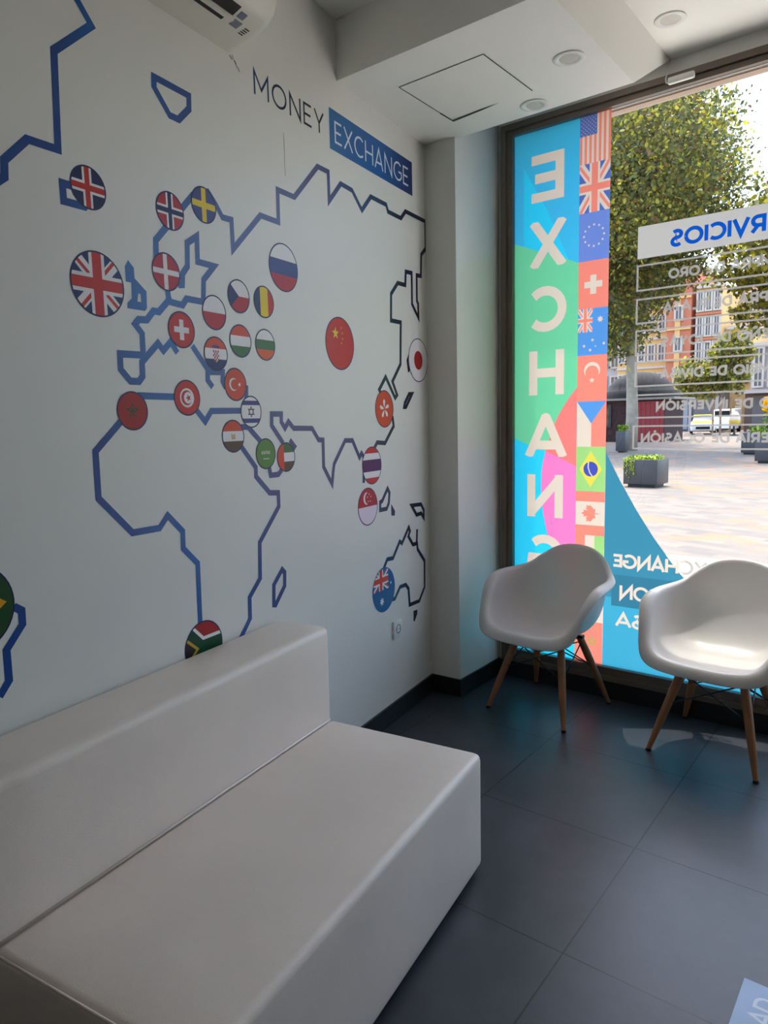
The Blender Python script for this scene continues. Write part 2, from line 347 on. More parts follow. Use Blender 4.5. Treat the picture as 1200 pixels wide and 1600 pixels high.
# dropped soffit box: flat underside, upright room side and right end, back slope rising to the wall
bm = bmesh.new()
def wx(y): return (D_WALL * 1.0 - y * WN.y) / WN.x
SY0, SY1, SY2, SZ, SX = 2.306, 3.135, 3.545, 2.88, -1.085
A_ = [(wx(SY0), SY0, ZC), (wx(SY0), SY0, SZ), (wx(SY1), SY1, SZ), (wx(SY2), SY2, ZC)]
B_ = [(SX + .022, SY0, ZC), (SX, SY0, SZ), (SX, SY1, SZ), (SX + .022, SY2, ZC)]
a = [bm.verts.new(p) for p in A_]; b = [bm.verts.new(p) for p in B_]
bm.faces.new(a); bm.faces.new(b[::-1])
for i in range(4): bm.faces.new((a[i], b[i], b[(i + 1) % 4], a[(i + 1) % 4]))
S('ceiling_soffit', bm, PAINT_C)
# skirting of dark tile
zb = 0.096; t = 0.012
bm = bmesh.new(); prism(bm, [wall_pt(-3.5, 0, t), wall_pt(3.375, 0, t), wall_pt(3.375, zb, t), wall_pt(-3.5, zb, t)], -WN * t); S('baseboard_left', bm, BLACKTILE)
bm = bmesh.new()
dv = Vector((COLX + 2.139, COLY - 3.10, 0)).normalized(); nv = Vector((dv.y, -dv.x, 0))
p0 = Vector((-2.139, 3.10, 0)) ; p1 = Vector((COLX, COLY, 0)) + dv * t
prism(bm, [p0, p1, p1 + Vector((0, 0, zb)), p0 + Vector((0, 0, zb))], nv * t); S('baseboard_pillar_front', bm, BLACKTILE)
bm = bmesh.new(); box(bm, COLX, COLX + t, COLY, 3.545, 0, zb); S('baseboard_pillar_side', bm, BLACKTILE)
bm = bmesh.new(); box(bm, COLX, XR, 3.545 - t, 3.545, 0, zb - .006); S('baseboard_front', bm, BLACKTILE)

# ------------------------------------------------------------------ shop window
GLASS = bpy.data.materials.new('window_glass'); GLASS.use_nodes = True
n = GLASS.node_tree.nodes; l = GLASS.node_tree.links; n.clear()
o_ = n.new('ShaderNodeOutputMaterial'); tr = n.new('ShaderNodeBsdfTransparent'); gl = n.new('ShaderNodeBsdfGlossy'); ms = n.new('ShaderNodeMixShader'); fr = n.new('ShaderNodeLayerWeight'); fr.inputs['Blend'].default_value = .5; pw = n.new('ShaderNodeMath'); pw.operation = 'POWER'; pw.inputs[1].default_value = 5; ad = n.new('ShaderNodeMath'); ad.operation = 'MULTIPLY_ADD'; ad.inputs[1].default_value = .9; ad.inputs[2].default_value = .02; ad.use_clamp = True
tr.inputs[0].default_value = (0.96, 0.98, 0.97, 1); gl.inputs['Roughness'].default_value = 0.0; 
l.new(fr.outputs['Facing'], pw.inputs[0]); l.new(pw.outputs[0], ad.inputs[0]); l.new(ad.outputs[0], ms.inputs[0]); l.new(tr.outputs[0], ms.inputs[1]); l.new(gl.outputs[0], ms.inputs[2]); l.new(ms.outputs[0], o_.inputs[0])
win = empty('window_1', (-0.2, YW, 0.1)); win['kind'] = 'structure'
def wpart(name, bm, m, **k):
    o = obj(name, bm, m, **k); o.parent = win; o.matrix_parent_inverse = Matrix.Translation(-win.location); return o
FX0, FX1 = -1.925, 0.75
def framebars(bm, x0, x1, z0, z1, wv, wh_b, wh_t, y0, y1):
    box(bm, x0, x0 + wv, y0, y1, z0, z1); box(bm, x1 - wv, x1, y0, y1, z0, z1)
    box(bm, x0 + wv, x1 - wv, y0, y1, z0, z0 + wh_b); box(bm, x0 + wv, x1 - wv, y0, y1, z1 - wh_t, z1)
bm = bmesh.new(); framebars(bm, FX0, FX1, 0.100, 3.037, 0.03, 0.025, 0.028, 3.520, 3.60)
wpart('outer_frame', bm, FRAME)
bm = bmesh.new(); framebars(bm, FX0 + .032, FX1 - .032, 0.127, 3.007, 0.032, 0.042, 0.026, 3.535, 3.59)
box(bm, -.36, -.30, 3.535, 3.59, 0.17, 2.98)
wpart('inner_frame', bm, FRAME)
bm = bmesh.new(); box(bm, FX0 + .06, FX1 - .06, 3.572, 3.574, 0.165, 2.985); wpart('pane', bm, GLASS)
bm = bmesh.new(); framebars(bm, FX0 + .062, FX1 - .062, .167, 2.983, .004, .005, .004, 3.566, 3.5715); wpart('glazing_seal', bm, mat('seal_white', srgb(210, 215, 215), 0.5))
# lintel and canopy of the building outside, above the window
bm = bmesh.new(); box(bm, -2.3, 2.6, 3.705, 3.75, 3.022, 3.4); S('trim_2', bm, WOOD_L)
bm = bmesh.new(); box(bm, -2.3, 2.6, 3.755, 3.90, 3.078, 3.4); S('trim_3', bm, PINKG)
bm = bmesh.new(); box(bm, -8, -1.95, 3.705, 3.9, -.15, 6.0); S('wall_outside', bm, PINKG)
bm = bmesh.new(); box(bm, -1.95, 8, 3.705, 3.95, 3.402, 6.0); S('wall_outside_upper', bm, PINKG)

# ------------------------------------------------------------------ things on the ceiling
WHITE_P = mat('white_lamp_plastic', srgb(232, 232, 226), 0.4)
LAMPG = mat('lamp_frosted_glass', srgb(205, 204, 192), 0.5)
def downlight(x, y, z, label):
    e = empty('ceiling_downlight', (x, y, z)); tag(e, label, 'ceiling light', 'recessed ceiling downlights')
    bm = bmesh.new(); lathe(bm, [(.040, .0), (.062, .0), (.063, -.002), (.060, -.0045), (.046, -.005), (.038, -.001), (.037, .0)], seg=36); obj('trim_ring', bm, WHITE_P, e, smooth=True)
    bm = bmesh.new(); lathe(bm, [(.038, -.001), (.030, -.0016), (.015, -.002), (.0001, -.0021)], seg=30); obj('diffuser', bm, LAMPG, e, smooth=True)
downlight(-1.21, 2.763, SZ, 'white round recessed downlight beside the access hatch, middle of the three')
downlight(-1.496, 3.050, SZ, 'white round recessed downlight near the window frame corner, lowest in view')
downlight(-0.963, 3.199, ZC, 'white round recessed downlight right of the soffit step, on the brighter ceiling')
# access hatch, its far left corner gaping
e = empty('access_hatch', (-1.65, 2.73, SZ)); tag(e, 'square white access hatch in the soffit with one corner gaping open', 'access hatch')
bm = bmesh.new(); q = [(-1.848, 2.519), (-1.449, 2.517), (-1.442, 2.915), (-1.855, 2.940)]
cx, cy = -1.65, 2.73
zz = [.0012, .0012, .0012, .0012]
top = [bm.verts.new((x - cx, y - cy, zz[i] + .0005)) for i, (x, y) in enumerate(q)]
bot = [bm.verts.new((x - cx, y - cy, zz[i] - .002)) for i, (x, y) in enumerate(q)]
bm.faces.new(bot); bm.faces.new(top[::-1])
for i in range(4): bm.faces.new((bot[i], top[i], top[(i + 1) % 4], bot[(i + 1) % 4]))
obj('panel', bm, PAINT_C, e)
bm = bmesh.new()
def gp(pts): bm.faces.new([bm.verts.new((x - cx, y - cy, -.0016)) for x, y in pts])
gp([(-1.852, 2.5145), (-1.447, 2.5125), (-1.447, 2.517), (-1.852, 2.519)]); gp([(-1.449, 2.515), (-1.4445, 2.515), (-1.4375, 2.915), (-1.442, 2.915)])
gp([(-1.8525, 2.519), (-1.848, 2.519), (-1.855, 2.85), (-1.8595, 2.85)])
gp([(-1.8625, 2.955), (-1.8625, 2.84), (-1.8535, 2.84), (-1.855, 2.938)]); gp([(-1.8625, 2.956), (-1.858, 2.936), (-1.70, 2.924), (-1.60, 2.922), (-1.70, 2.938)])
obj('gap', bm, BLACK, e)
# alarm contact with its cable on the frame
e = empty('alarm_sensor', (-1.0, 3.52, 3.0)); tag(e, 'small white plastic alarm sensor with cable on the window frame', 'sensor')
bm = bmesh.new(); box(bm, -.058, .058, -.026, 0, -.013, .016); bmesh.ops.bevel(bm, geom=bm.edges[:], offset=.008, segments=3, affect='EDGES', profile=.5); obj('housing', bm, WHITE_P, e, angle=50)
bm = bmesh.new(); tube(bm, [(-.052, -.012, -.003), (-.066, -.010, 0), (-.070, -.006, .02), (-.066, .004, .05), (-.062, .014, .075), (-.060, .018, .108)], .0028, 8); obj('cable', bm, WHITE_P, e, smooth=True)

# ------------------------------------------------------------------ wall socket
e = empty('wall_socket', wall_pt(2.983, .466)); e.rotation_euler = (0, 0, -TH)      # local: +x off the wall, +y along the wall
tag(e, 'white square power socket on the map wall near the pillar', 'socket')
bm = bmesh.new(); box(bm, 0, .012, -.043, .043, -.043, .043); bmesh.ops.bevel(bm, geom=bm.edges[:], offset=.003, segments=2, affect='EDGES', profile=.5); obj('plate', bm, WHITE_P, e, angle=40)
GREYP = mat('socket_grey', srgb(70, 72, 76), 0.5)  # even dark grey for the ring around the socket face
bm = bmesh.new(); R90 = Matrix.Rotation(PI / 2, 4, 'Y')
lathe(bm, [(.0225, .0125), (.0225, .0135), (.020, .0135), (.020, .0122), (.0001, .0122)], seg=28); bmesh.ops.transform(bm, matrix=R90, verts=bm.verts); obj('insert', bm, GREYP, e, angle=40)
bm = bmesh.new(); lathe(bm, [(.019, .0123), (.0185, .0128), (.0001, .0128)], seg=24); bmesh.ops.transform(bm, matrix=R90, verts=bm.verts); obj('face', bm, WHITE_P, e, angle=40)
bm = bmesh.new()
for s in (-1, 1): tube(bm, [(.0128, s * .0095, 0), (.0134, s * .0095, 0)], .0026, 10)
obj('holes', bm, BLACK, e)

# ------------------------------------------------------------------ air conditioner (local: +x off the wall, y along the wall)
AC_P = mat('aircon_plastic', srgb(225, 222, 208), 0.35, noise=0.04, nscale=6)
AC_D = mat('aircon_dark', srgb(28, 26, 26), 0.6)
AC_G = mat('aircon_display', srgb(120, 124, 140), 0.3)
e = empty('air_conditioner', wall_pt(1.93, 2.715)); e.rotation_euler = (0, 0, -TH)
tag(e, 'off-white split air conditioner mounted high on the map wall', 'air conditioner')
prof = [(0.0, 0), (.06, .006), (.12, .016), (.17, .034), (.20, .062), (.212, .10), (.214, .20), (.20, .26), (.17, .285), (0, .285)]
bm = bmesh.new(); nseg = [(0.0, .93), (-.012, .985), (-.035, 1.0), (-.765, 1.0), (-.788, .985), (-.80, .93)]
rings = []
for y, k in nseg: rings.append([bm.verts.new((px * k, y, .14 + (pz - .14) * (k if pz > .0 else 1))) for px, pz in prof])
for i in range(len(rings) - 1):
    for j in range(len(prof)):
        bm.faces.new((rings[i][j], rings[i][(j + 1) % len(prof)], rings[i + 1][(j + 1) % len(prof)], rings[i + 1][j]))
bm.faces.new(rings[0]); bm.faces.new(rings[-1][::-1]); obj('body', bm, AC_P, e, angle=35)
def acz(x):   # underside height
    for (a, za), (b, zb_) in zip(prof, prof[1:]):
        if a <= x <= b: return za + (zb_ - za) * (x - a) / (b - a)
def under(bm, x0, x1, y0, y1, d=.0015):
    p = [(x0, y0, acz(x0) - d), (x1, y0, acz(x1) - d), (x1, y1, acz(x1) - d), (x0, y1, acz(x0) - d)]; prism(bm, p, (0, 0, d * 1.5))
bm = bmesh.new(); under(bm, .098, .119, -.70, -.15); obj('air_slot', bm, AC_D, e)
bm = bmesh.new(); under(bm, .132, .168, -.70, -.135); obj('air_outlet', bm, AC_D, e)
bm = bmesh.new(); box(bm, .120, .131, -.70, -.13, .006, .0165); obj('vane', bm, AC_P, e)
for (x0, x1, y0, y1) in ((.100, .128, -.118, -.085), (.136, .158, -.122, -.095)):
    bm = bmesh.new(); under(bm, x0, x1, y0, y1); obj('display_sticker', bm, AC_G, e)
bm = bmesh.new()
for k in range(4): under(bm, .092 + k * .009, .095 + k * .009, -.066, -.046)
obj('grille_slits', bm, BLACK, e)
bm = bmesh.new()
random.seed(3)
for i in range(14): y = -.56 + i * .013; under(bm, .012, .015, y, y + .008, .001); under(bm, .020, .022, y, y + .010, .001)
obj('rating_print', bm, mat('print_grey', srgb(95, 95, 95), .6), e)
# flaked paint marks and cracks where plaster has come off below the unit
def mark(name, pieces, m, label, cat):
    pr = Print(); pr.paint(pieces, 0); o = obj(name, pr.bm(wall_pt, .0006), m); tag(o, label, cat); return o
DIRT = mat('dark_crack', srgb(95, 78, 66), .8)
pcs = []
for a, b, c, d, w in ((1.905, 2.716, 1.925, 2.722, .004), (1.925, 2.709, 1.938, 2.701, .004), (1.938, 2.715, 1.945, 2.704, .003), (1.948, 2.703, 1.958, 2.692, .005), (1.956, 2.690, 1.968, 2.684, .003), (1.966, 2.685, 1.974, 2.676, .003)): pcs.append(bar((a, b), (c, d), w))
mark('plaster_flake', pcs, DIRT, 'small brown flaked paint marks on the wall by the air conditioner', 'plaster mark')
mark('wall_crack', stroke([(2.206, 2.5595), (2.2065, 2.50), (2.2045, 2.45), (2.207, 2.408)], .0018), DIRT, 'thin vertical hairline crack in the wall below MONEY', 'wall crack')

# ------------------------------------------------------------------ printed vinyl on the map wall
def ink_material():
    m = bpy.data.materials.new('map_vinyl'); m.use_nodes = True; n = m.node_tree.nodes; l = m.node_tree.links; b = n['Principled BSDF']
    tc = n.new('ShaderNodeTexCoord'); dt = n.new('ShaderNodeVectorMath'); dt.operation = 'DOT_PRODUCT'; dt.inputs[1].default_value = WD
    l.new(tc.outputs['Object'], dt.inputs[0])
    nz = n.new('ShaderNodeTexNoise'); nz.inputs['Scale'].default_value = 1.3; nz.inputs['Detail'].default_value = 1; l.new(tc.outputs['Object'], nz.inputs['Vector'])
    a = n.new('ShaderNodeMath'); a.operation = 'MULTIPLY_ADD'; a.inputs[1].default_value = 0.55; l.new(nz.outputs[0], a.inputs[0])
    l.new(dt.outputs['Value'], a.inputs[2])
    mr = n.new('ShaderNodeMapRange'); mr.inputs[1].default_value = 1.2; mr.inputs[2].default_value = 3.7; l.new(a.outputs[0], mr.inputs[0])
    cr = n.new('ShaderNodeValToRGB'); cr.color_ramp.elements[0].color = (*srgb(36, 76, 146), 1)
    cr.color_ramp.elements[1].color = (*srgb(22, 24, 52), 1); cr.color_ramp.elements[1].position = .86
    for p, c in ((.14, (26, 70, 140)), (.24, (34, 104, 176)), (.34, (54, 88, 150)), (.46, (74, 82, 134)), (.56, (82, 80, 124)), (.66, (44, 66, 118)), (.76, (30, 62, 92))):  # print gradient; the violet middle stops paint in a reflected sheen
        e_ = cr.color_ramp.elements.new(p); e_.color = (*srgb(*c), 1)
    l.new(mr.outputs[0], cr.inputs[0]); l.new(cr.outputs[0], b.inputs['Base Color'])
    b.inputs['Roughness'].default_value = 0.3; b.inputs['Specular IOR Level'].default_value = .3
    nb = n.new('ShaderNodeTexNoise'); nb.inputs['Scale'].default_value = 160; l.new(tc.outputs['Object'], nb.inputs['Vector'])
    bp = n.new('ShaderNodeBump'); bp.inputs['Strength'].default_value = .12; bp.inputs['Distance'].default_value = .004; l.new(nb.outputs[0], bp.inputs['Height']); l.new(bp.outputs[0], b.inputs['Normal'])
    return m
INK = ink_material()
LW = .0205
COAST_LABEL = {
 'north_america': ('coastline_decal', 'large blue vinyl coastline zigzag at the upper left of the wall'),
 'svalbard': ('island_decal', 'closed blue vinyl island outline, a pointed teardrop left of MONEY'),
 'iceland': ('island_decal', 'small blue vinyl island outline tucked under the red-on-blue cross flag'),
 'eurasia': ('coastline_decal', 'jagged vinyl coastline running over the top and right of the map down to India'),
 'europe': ('coastline_decal', 'blue vinyl outline of Europe around the Danish, Swiss and Croatian flags'),
 'africa': ('coastline_decal', 'blue vinyl outline of Africa reaching down behind the sofa'),
 'madagascar': ('island_decal', 'narrow upright blue vinyl island outline above the sofa back'),
 'borneo': ('island_decal', 'small violet vinyl island outline right of the red and white crescent flag'),
 'new_guinea': ('island_decal', 'small dark vinyl island outline above Australia by the corner'),
 'australia': ('coastline_decal', 'dark vinyl outline of Australia above the power socket'),
 'japan_south': ('island_decal', 'slanted thin dark vinyl island outline below the Japanese flag'),
 'south_america': ('coastline_decal', 'blue and silvery vinyl coastline piece at the left edge below the Brazilian flag'),
}
def solid(pieces, fn, off, th=.0004):
    pr = Print()
    pr.paint(pieces, 0); return pr.bm(fn, off)
PIECE = {
 'eurasia': ['jagged dark vinyl coastline along the top and right side of the map', 'vinyl coastline piece between the flower flag and the purple striped flag', 'vinyl coastline zigzag around India left of the purple striped flag', 'short vinyl coast tail under the purple striped flag', 'short vinyl hook right of the flag with an upright red band', 'small vinyl bracket joining the green script flag and the upright red band flag', 'slanted vinyl line between the gold eagle flag and the green script flag'],
 'europe': ['blue vinyl Baltic coastline right of the white-cross-on-red disc', 'blue vinyl outline of France and the Iberian peninsula', 'slanted blue vinyl coast of Italy below the white plus cross disc', 'blue vinyl fork under the chequered shield flag'],
 'africa': ['short vinyl line right of the white crescent without a disc', 'straight blue vinyl line between the green star flag and the crescent-in-disc flag', 'vinyl coast notch left of the six-point star flag', 'blue vinyl east coast of Africa running down behind the sofa', 'blue vinyl west coast of Africa bulging at the left'],
 'australia': ['dark vinyl north coast of Australia', 'dark vinyl east and south coast of Australia by the pillar corner'],
}
for k, lines in COAST.items():
    nm, lb = COAST_LABEL[k]
    for i, (pts, closed) in enumerate(lines):
        tag(obj(nm, solid(stroke(pts, LW, closed), wall_pt, .0005 + .00004 * i), INK), PIECE[k][i] if k in PIECE else lb, 'wall decal', 'vinyl map outlines on the wall')
for k, lb in (('sulawesi', 'tiny solid blue vinyl sliver between Borneo and the right corner'), ('tasmania', 'tiny solid dark vinyl wedge below Australia'), ('japan_north', 'dark vinyl sliver just left of the Japanese flag')):
    tag(obj('island_decal', solid(tris(ISLES[k]), wall_pt, .0005), INK), lb, 'wall decal', 'vinyl map outlines on the wall')
tag(obj('island_decal', solid(tris(ISLES['britain'], [ISLES['britain_hole']]), wall_pt, .0005), INK), 'solid blue vinyl island with a small hole right of the Union Jack disc', 'wall decal', 'vinyl map outlines on the wall')
def plaque_ink():
    m = INK.copy(); m.name = 'plaque_vinyl'; n = m.node_tree.nodes
    cr = [x for x in n if x.type == 'VALTORGB'][0].color_ramp
    mr = [x for x in n if x.type == 'MAP_RANGE'][0]; mr.inputs[1].default_value = 2.7; mr.inputs[2].default_value = 3.6
    while len(cr.elements) > 2: cr.elements.remove(cr.elements[1])
    cr.elements[0].color = (*srgb(46, 112, 170), 1); cr.elements[1].color = (*srgb(22, 34, 92), 1); cr.elements[1].position = 1
    e_ = cr.elements.new(.5); e_.color = (*srgb(30, 92, 165), 1); return m
def money_ink():
    m = plaque_ink(); m.name = 'lettering_vinyl'; n = m.node_tree.nodes
    mr = [x for x in n if x.type == 'MAP_RANGE'][0]; mr.inputs[1].default_value = 2.28; mr.inputs[2].default_value = 2.68
    cr = [x for x in n if x.type == 'VALTORGB'][0].color_ramp
    for e_, c in zip(cr.elements, ((34, 84, 128), (26, 40, 74), (18, 18, 30))): e_.color = (*srgb(*c), 1)
    return m
# lettering
tag(obj('wall_lettering', solid(word('MONEY', 2.045, 2.634, .081, .0088, gap=.2, width=.428), wall_pt, .0005), money_ink()), 'thin dark blue lettering MONEY on the wall', 'lettering')
pr = Print(); pr.paint([rect(2.514, 2.599, 3.245, 2.757)], 0); pr.paint(word('EXCHANGE', 2.552, 2.632, .086, .0085, gap=.17, width=.652), 1)
tag(obj('wall_plaque', pr.bm(wall_pt, .0006), [plaque_ink(), mat('vinyl_white', srgb(225, 232, 240), .3)]), 'blue rectangular wall sign with thin white lettering EXCHANGE', 'sign')

# ------------------------------------------------------------------ round flag stickers
PAL = {'rim': (34, 40, 84), 'rimd': (20, 22, 40), 'w': (236, 232, 232), 'r': (200, 44, 38), 'R': (214, 74, 48), 'c': (184, 40, 52), 'b': (34, 48, 104), 'B': (64, 70, 130), 'y': (232, 204, 40), 'g': (62, 112, 62), 'G': (92, 140, 62), 'dg': (14, 70, 44),
       'k': (44, 36, 36), 'p': (86, 38, 92), 'o': (226, 96, 50), 'gold': (200, 160, 60), 'br': (88, 66, 48), 'au': (40, 96, 150), 'pw': (236, 220, 232), 'n': (30, 36, 84), 'dy': (226, 160, 30), 'mg': (38, 78, 40), 'dr': (168, 32, 34)}
PK = list(PAL); PALM = [mat('print_' + k, srgb(*PAL[k]), .35, spec=.25) for k in PK]; PI_ = {k: i for i, k in enumerate(PK)}
def HB(y0, y1): return [rect(-1.2, y0, 1.2, y1)]
def VB(x0, x1): return [rect(x0, -1.2, x1, 1.2)]
def cross(cx, w): return [rect(cx - w, -1.2, cx + w, 1.2), rect(-1.2, -w, 1.2, w)]
def crescent(cx, cy, r, thick, dx=.0, dy=.0, a0=40, a1=320, n=16):
    out = []
    for i in range(n):
        q = []
        for a in (a0 + (a1 - a0) * i / n, a0 + (a1 - a0) * (i + 1) / n):
            t = 1 - abs((a - 180) / ((a1 - a0) / 2)) ** 2; ca, sa = math.cos(math.radians(a)), math.sin(math.radians(a))
            q.append(((cx + r * ca, cy + r * sa), (cx + (r - thick * max(t, .02)) * ca, cy + (r - thick * max(t, .02)) * sa)))
        out.append([q[0][0], q[0][1], q[1][1], q[1][0]])
    return out
def union_jack(x0, y0, x1, y1, blue, white, red, k=1.0):
    cx, cy = (x0 + x1) / 2, (y0 + y1) / 2; w = (x1 - x0); R_ = rect(x0, y0, x1, y1)
    o = [([R_], blue)]
    o += [([bar((x0, y0), (x1, y1), .19 * w * k), bar((x0, y1), (x1, y0), .19 * w * k)], white)]
    o += [([bar((x0 + .02 * w, y0 - .03 * w), (cx, cy - .04 * w), .06 * w), bar((x1 - .02 * w, y1 + .03 * w), (cx, cy + .04 * w), .06 * w), bar((x0 + .02 * w, y1 - .06 * w), (cx, cy), .06 * w), bar((x1 - .02 * w, y0 + .06 * w), (cx, cy), .06 * w)], red)]
    o += [([rect(cx - .15 * w, y0, cx + .15 * w, y1), rect(x0, cy - .15 * w, x1, cy + .15 * w)], white)]
    o += [([rect(cx - .09 * w, y0, cx + .09 * w, y1), rect(x0, cy - .09 * w, x1, cy + .09 * w)], red)]
    return [(ps, c, R_) for ps, c in [(a[0], a[1]) for a in o]]
def petals(cx, cy, r):
    out = []
    for k in range(5):
        a = PI / 2 + 2 * PI * k / 5; d = (math.cos(a), math.sin(a)); n_ = (-d[1], d[0])
        P_ = lambda u, v: (cx + d[0] * u * r + n_[0] * v * r, cy + d[1] * u * r + n_[1] * v * r)
        out += tris([P_(.12, 0), P_(.45, .20), P_(.8, .26), P_(1.0, .06), P_(.85, -.14), P_(.5, -.10)])
    return out
FL = {
 'iceland': [(HB(-1, 1), 'n'), (cross(-.06, .28), 'w'), (cross(-.06, .15), 'r')],
 'norway': [(HB(-1, 1), 'c'), (cross(-.02, .27), 'w'), (cross(-.02, .14), 'n')],
 'sweden': [(HB(-1, 1), 'B'), (cross(0, .19), 'y')],
 'uk': union_jack(-1, -1, 1, 1, 'b', 'w', 'r'),
 'denmark': [(HB(-1, 1), 'c'), (cross(-.05, .15), 'w')],
 'poland': [(HB(0, 1), 'w'), (HB(-1, 0), 'c')],
 'swiss': [(HB(-1, 1), 'r'), ([rect(-.17, -.6, .17, .6), rect(-.6, -.17, .6, .17)], 'w')],
 'croatia': [(HB(.33, 1), 'R'), (HB(-.33, .33), 'w'), (HB(-1, -.33), 'b')],
 'tunisia': [(HB(-1, 1), 'r'), ([disc(-.02, 0, .58)], 'w'), ([disc(-.04, 0, .45)], 'r'), ([disc(.07, 0, .35)], 'w'), (star(.1, 0, .24, rot=PI), 'r')],
 'morocco': [(HB(-1, 1), 'dr'), (star(0, 0, .48), 'dg'), (star(0, 0, .30), 'dr'), (star(0, 0, .2, rot=-PI / 2), 'dg')],
 'czech': [(HB(0, 1), 'w'), (HB(-1, 0), 'c'), ([[(-1.1, 1), (0, 0), (-1.1, -1)]], 'b')],
 'romania': [(VB(-1, -.4), 'b'), (VB(-.4, .42), 'y'), (VB(.42, 1), 'r')],
 'russia': [(HB(.33, 1), 'w'), (HB(-.33, .33), 'B'), (HB(-1, -.33), 'c')],
 'hungary': [(HB(.33, 1), 'R'), (HB(-.33, .33), 'w'), (HB(-1, -.33), 'g')],
 'bulgaria': [(HB(.33, 1), 'w'), (HB(-.33, .33), 'g'), (HB(-1, -.33), 'o')],
 'china': [(HB(-1, 1), 'r'), (star(-.32, .38, .25), 'y')] + [(star(.05 + dx, y, .07), 'gold') for dx, y in ((.06, .62), (.13, .42), (.13, .2), (.05, .02))],
 'turkey': [(HB(-1, 1), 'R'), (crescent(-.2, 0, .42, .17, a0=48, a1=312), 'w'), (star(.38, 0, .17, rot=PI), 'w')],
 'israel': [(HB(-1, 1), 'w'), (HB(.45, .75), 'B'), (HB(-.75, -.45), 'B'), (stroke([(0, .34), (.29, -.17), (-.29, -.17)], .06, True), 'k'), (stroke([(0, -.34), (.29, .17), (-.29, .17)], .06, True), 'k')],
 'egypt': [(HB(.33, 1), 'R'), (HB(-.33, .33), 'w'), (HB(-1, -.33), 'br'), (stroke([(-.14, .16), (-.14, -.14), (-.05, -.2)], .09) + stroke([(.14, .16), (.14, -.14), (.05, -.2)], .09) + stroke([(0, .1), (0, -.16)], .12), 'gold')],
 'saudi': [(HB(-1, 1), 'G'), (sum([stroke(p, .045) for p in ([(-.45, .2), (-.45, .02), (-.34, .02), (-.34, .16)], [(-.24, .22), (-.24, 0), (-.12, 0), (-.12, .18)], [(-.02, .2), (-.02, .02)], [(.06, .24), (.1, .02), (.2, .02), (.2, .2)], [(.3, .2), (.3, .0), (.42, 0), (.42, .22)])], []) + [rect(-.32, -.38, .34, -.33)], 'w')],
 'uae': [(HB(.33, 1), 'g'), (HB(-.33, .33), 'w'), (HB(-1, -.33), 'br'), (VB(-1, -.25), 'R')],
 'japan': [(HB(-1, 1), 'w'), ([disc(0, 0, .45)], 'dr')],
 'hongkong': [(HB(-1, 1), 'R'), (petals(0, 0, .55), 'w')],
 'thailand': [(HB(-1, 1), 'r'), (HB(-.68, .68), 'w'), (HB(-.33, .33), 'p')],
 'singapore': [(HB(0, 1), 'c'), (HB(-1, 0), 'pw'), (crescent(-.12, .46, .34, .17, a0=70, a1=290), 'w')] + [(star(.15 + .19 * math.cos(a), .46 + .22 * math.sin(a), .065), 'w') for a in [PI / 2 + k * 2 * PI / 5 for k in range(5)]],
 'south_africa': [(HB(-1, 1), 'dg'), ([[(-.85, 1.1), (1.1, 1.1), (1.1, .28), (-.05, .28)]], 'w'), ([[(-.68, 1.1), (1.1, 1.1), (1.1, .42), (.0, .42)]], 'dr'), ([[(-.85, -1.1), (1.1, -1.1), (1.1, -.28), (-.05, -.28)]], 'w'), ([[(-.68, -1.1), (1.1, -1.1), (1.1, -.42), (0, -.42)]], 'b'), ([[(-1.1, .72), (-.28, 0), (-1.1, -.72)]], 'gold'), ([[(-1.1, .56), (-.45, 0), (-1.1, -.56)]], 'k')],
 'australia': [(HB(-1, 1), 'au')] + union_jack(-.92, .0, .42, .95, 'au', 'w', 'R', .7) + [(star(-.2, -.52, .22, 7, .45), 'w'), (star(.66, .2, .09, 5, .45), 'w')],
 'brazil': [(HB(-1, 1), 'mg'), ([[(-.85, 0), (0, -.62), (.85, 0), (0, .62)]], 'dy'), ([disc(0, 0, .34)], 'n')],
}
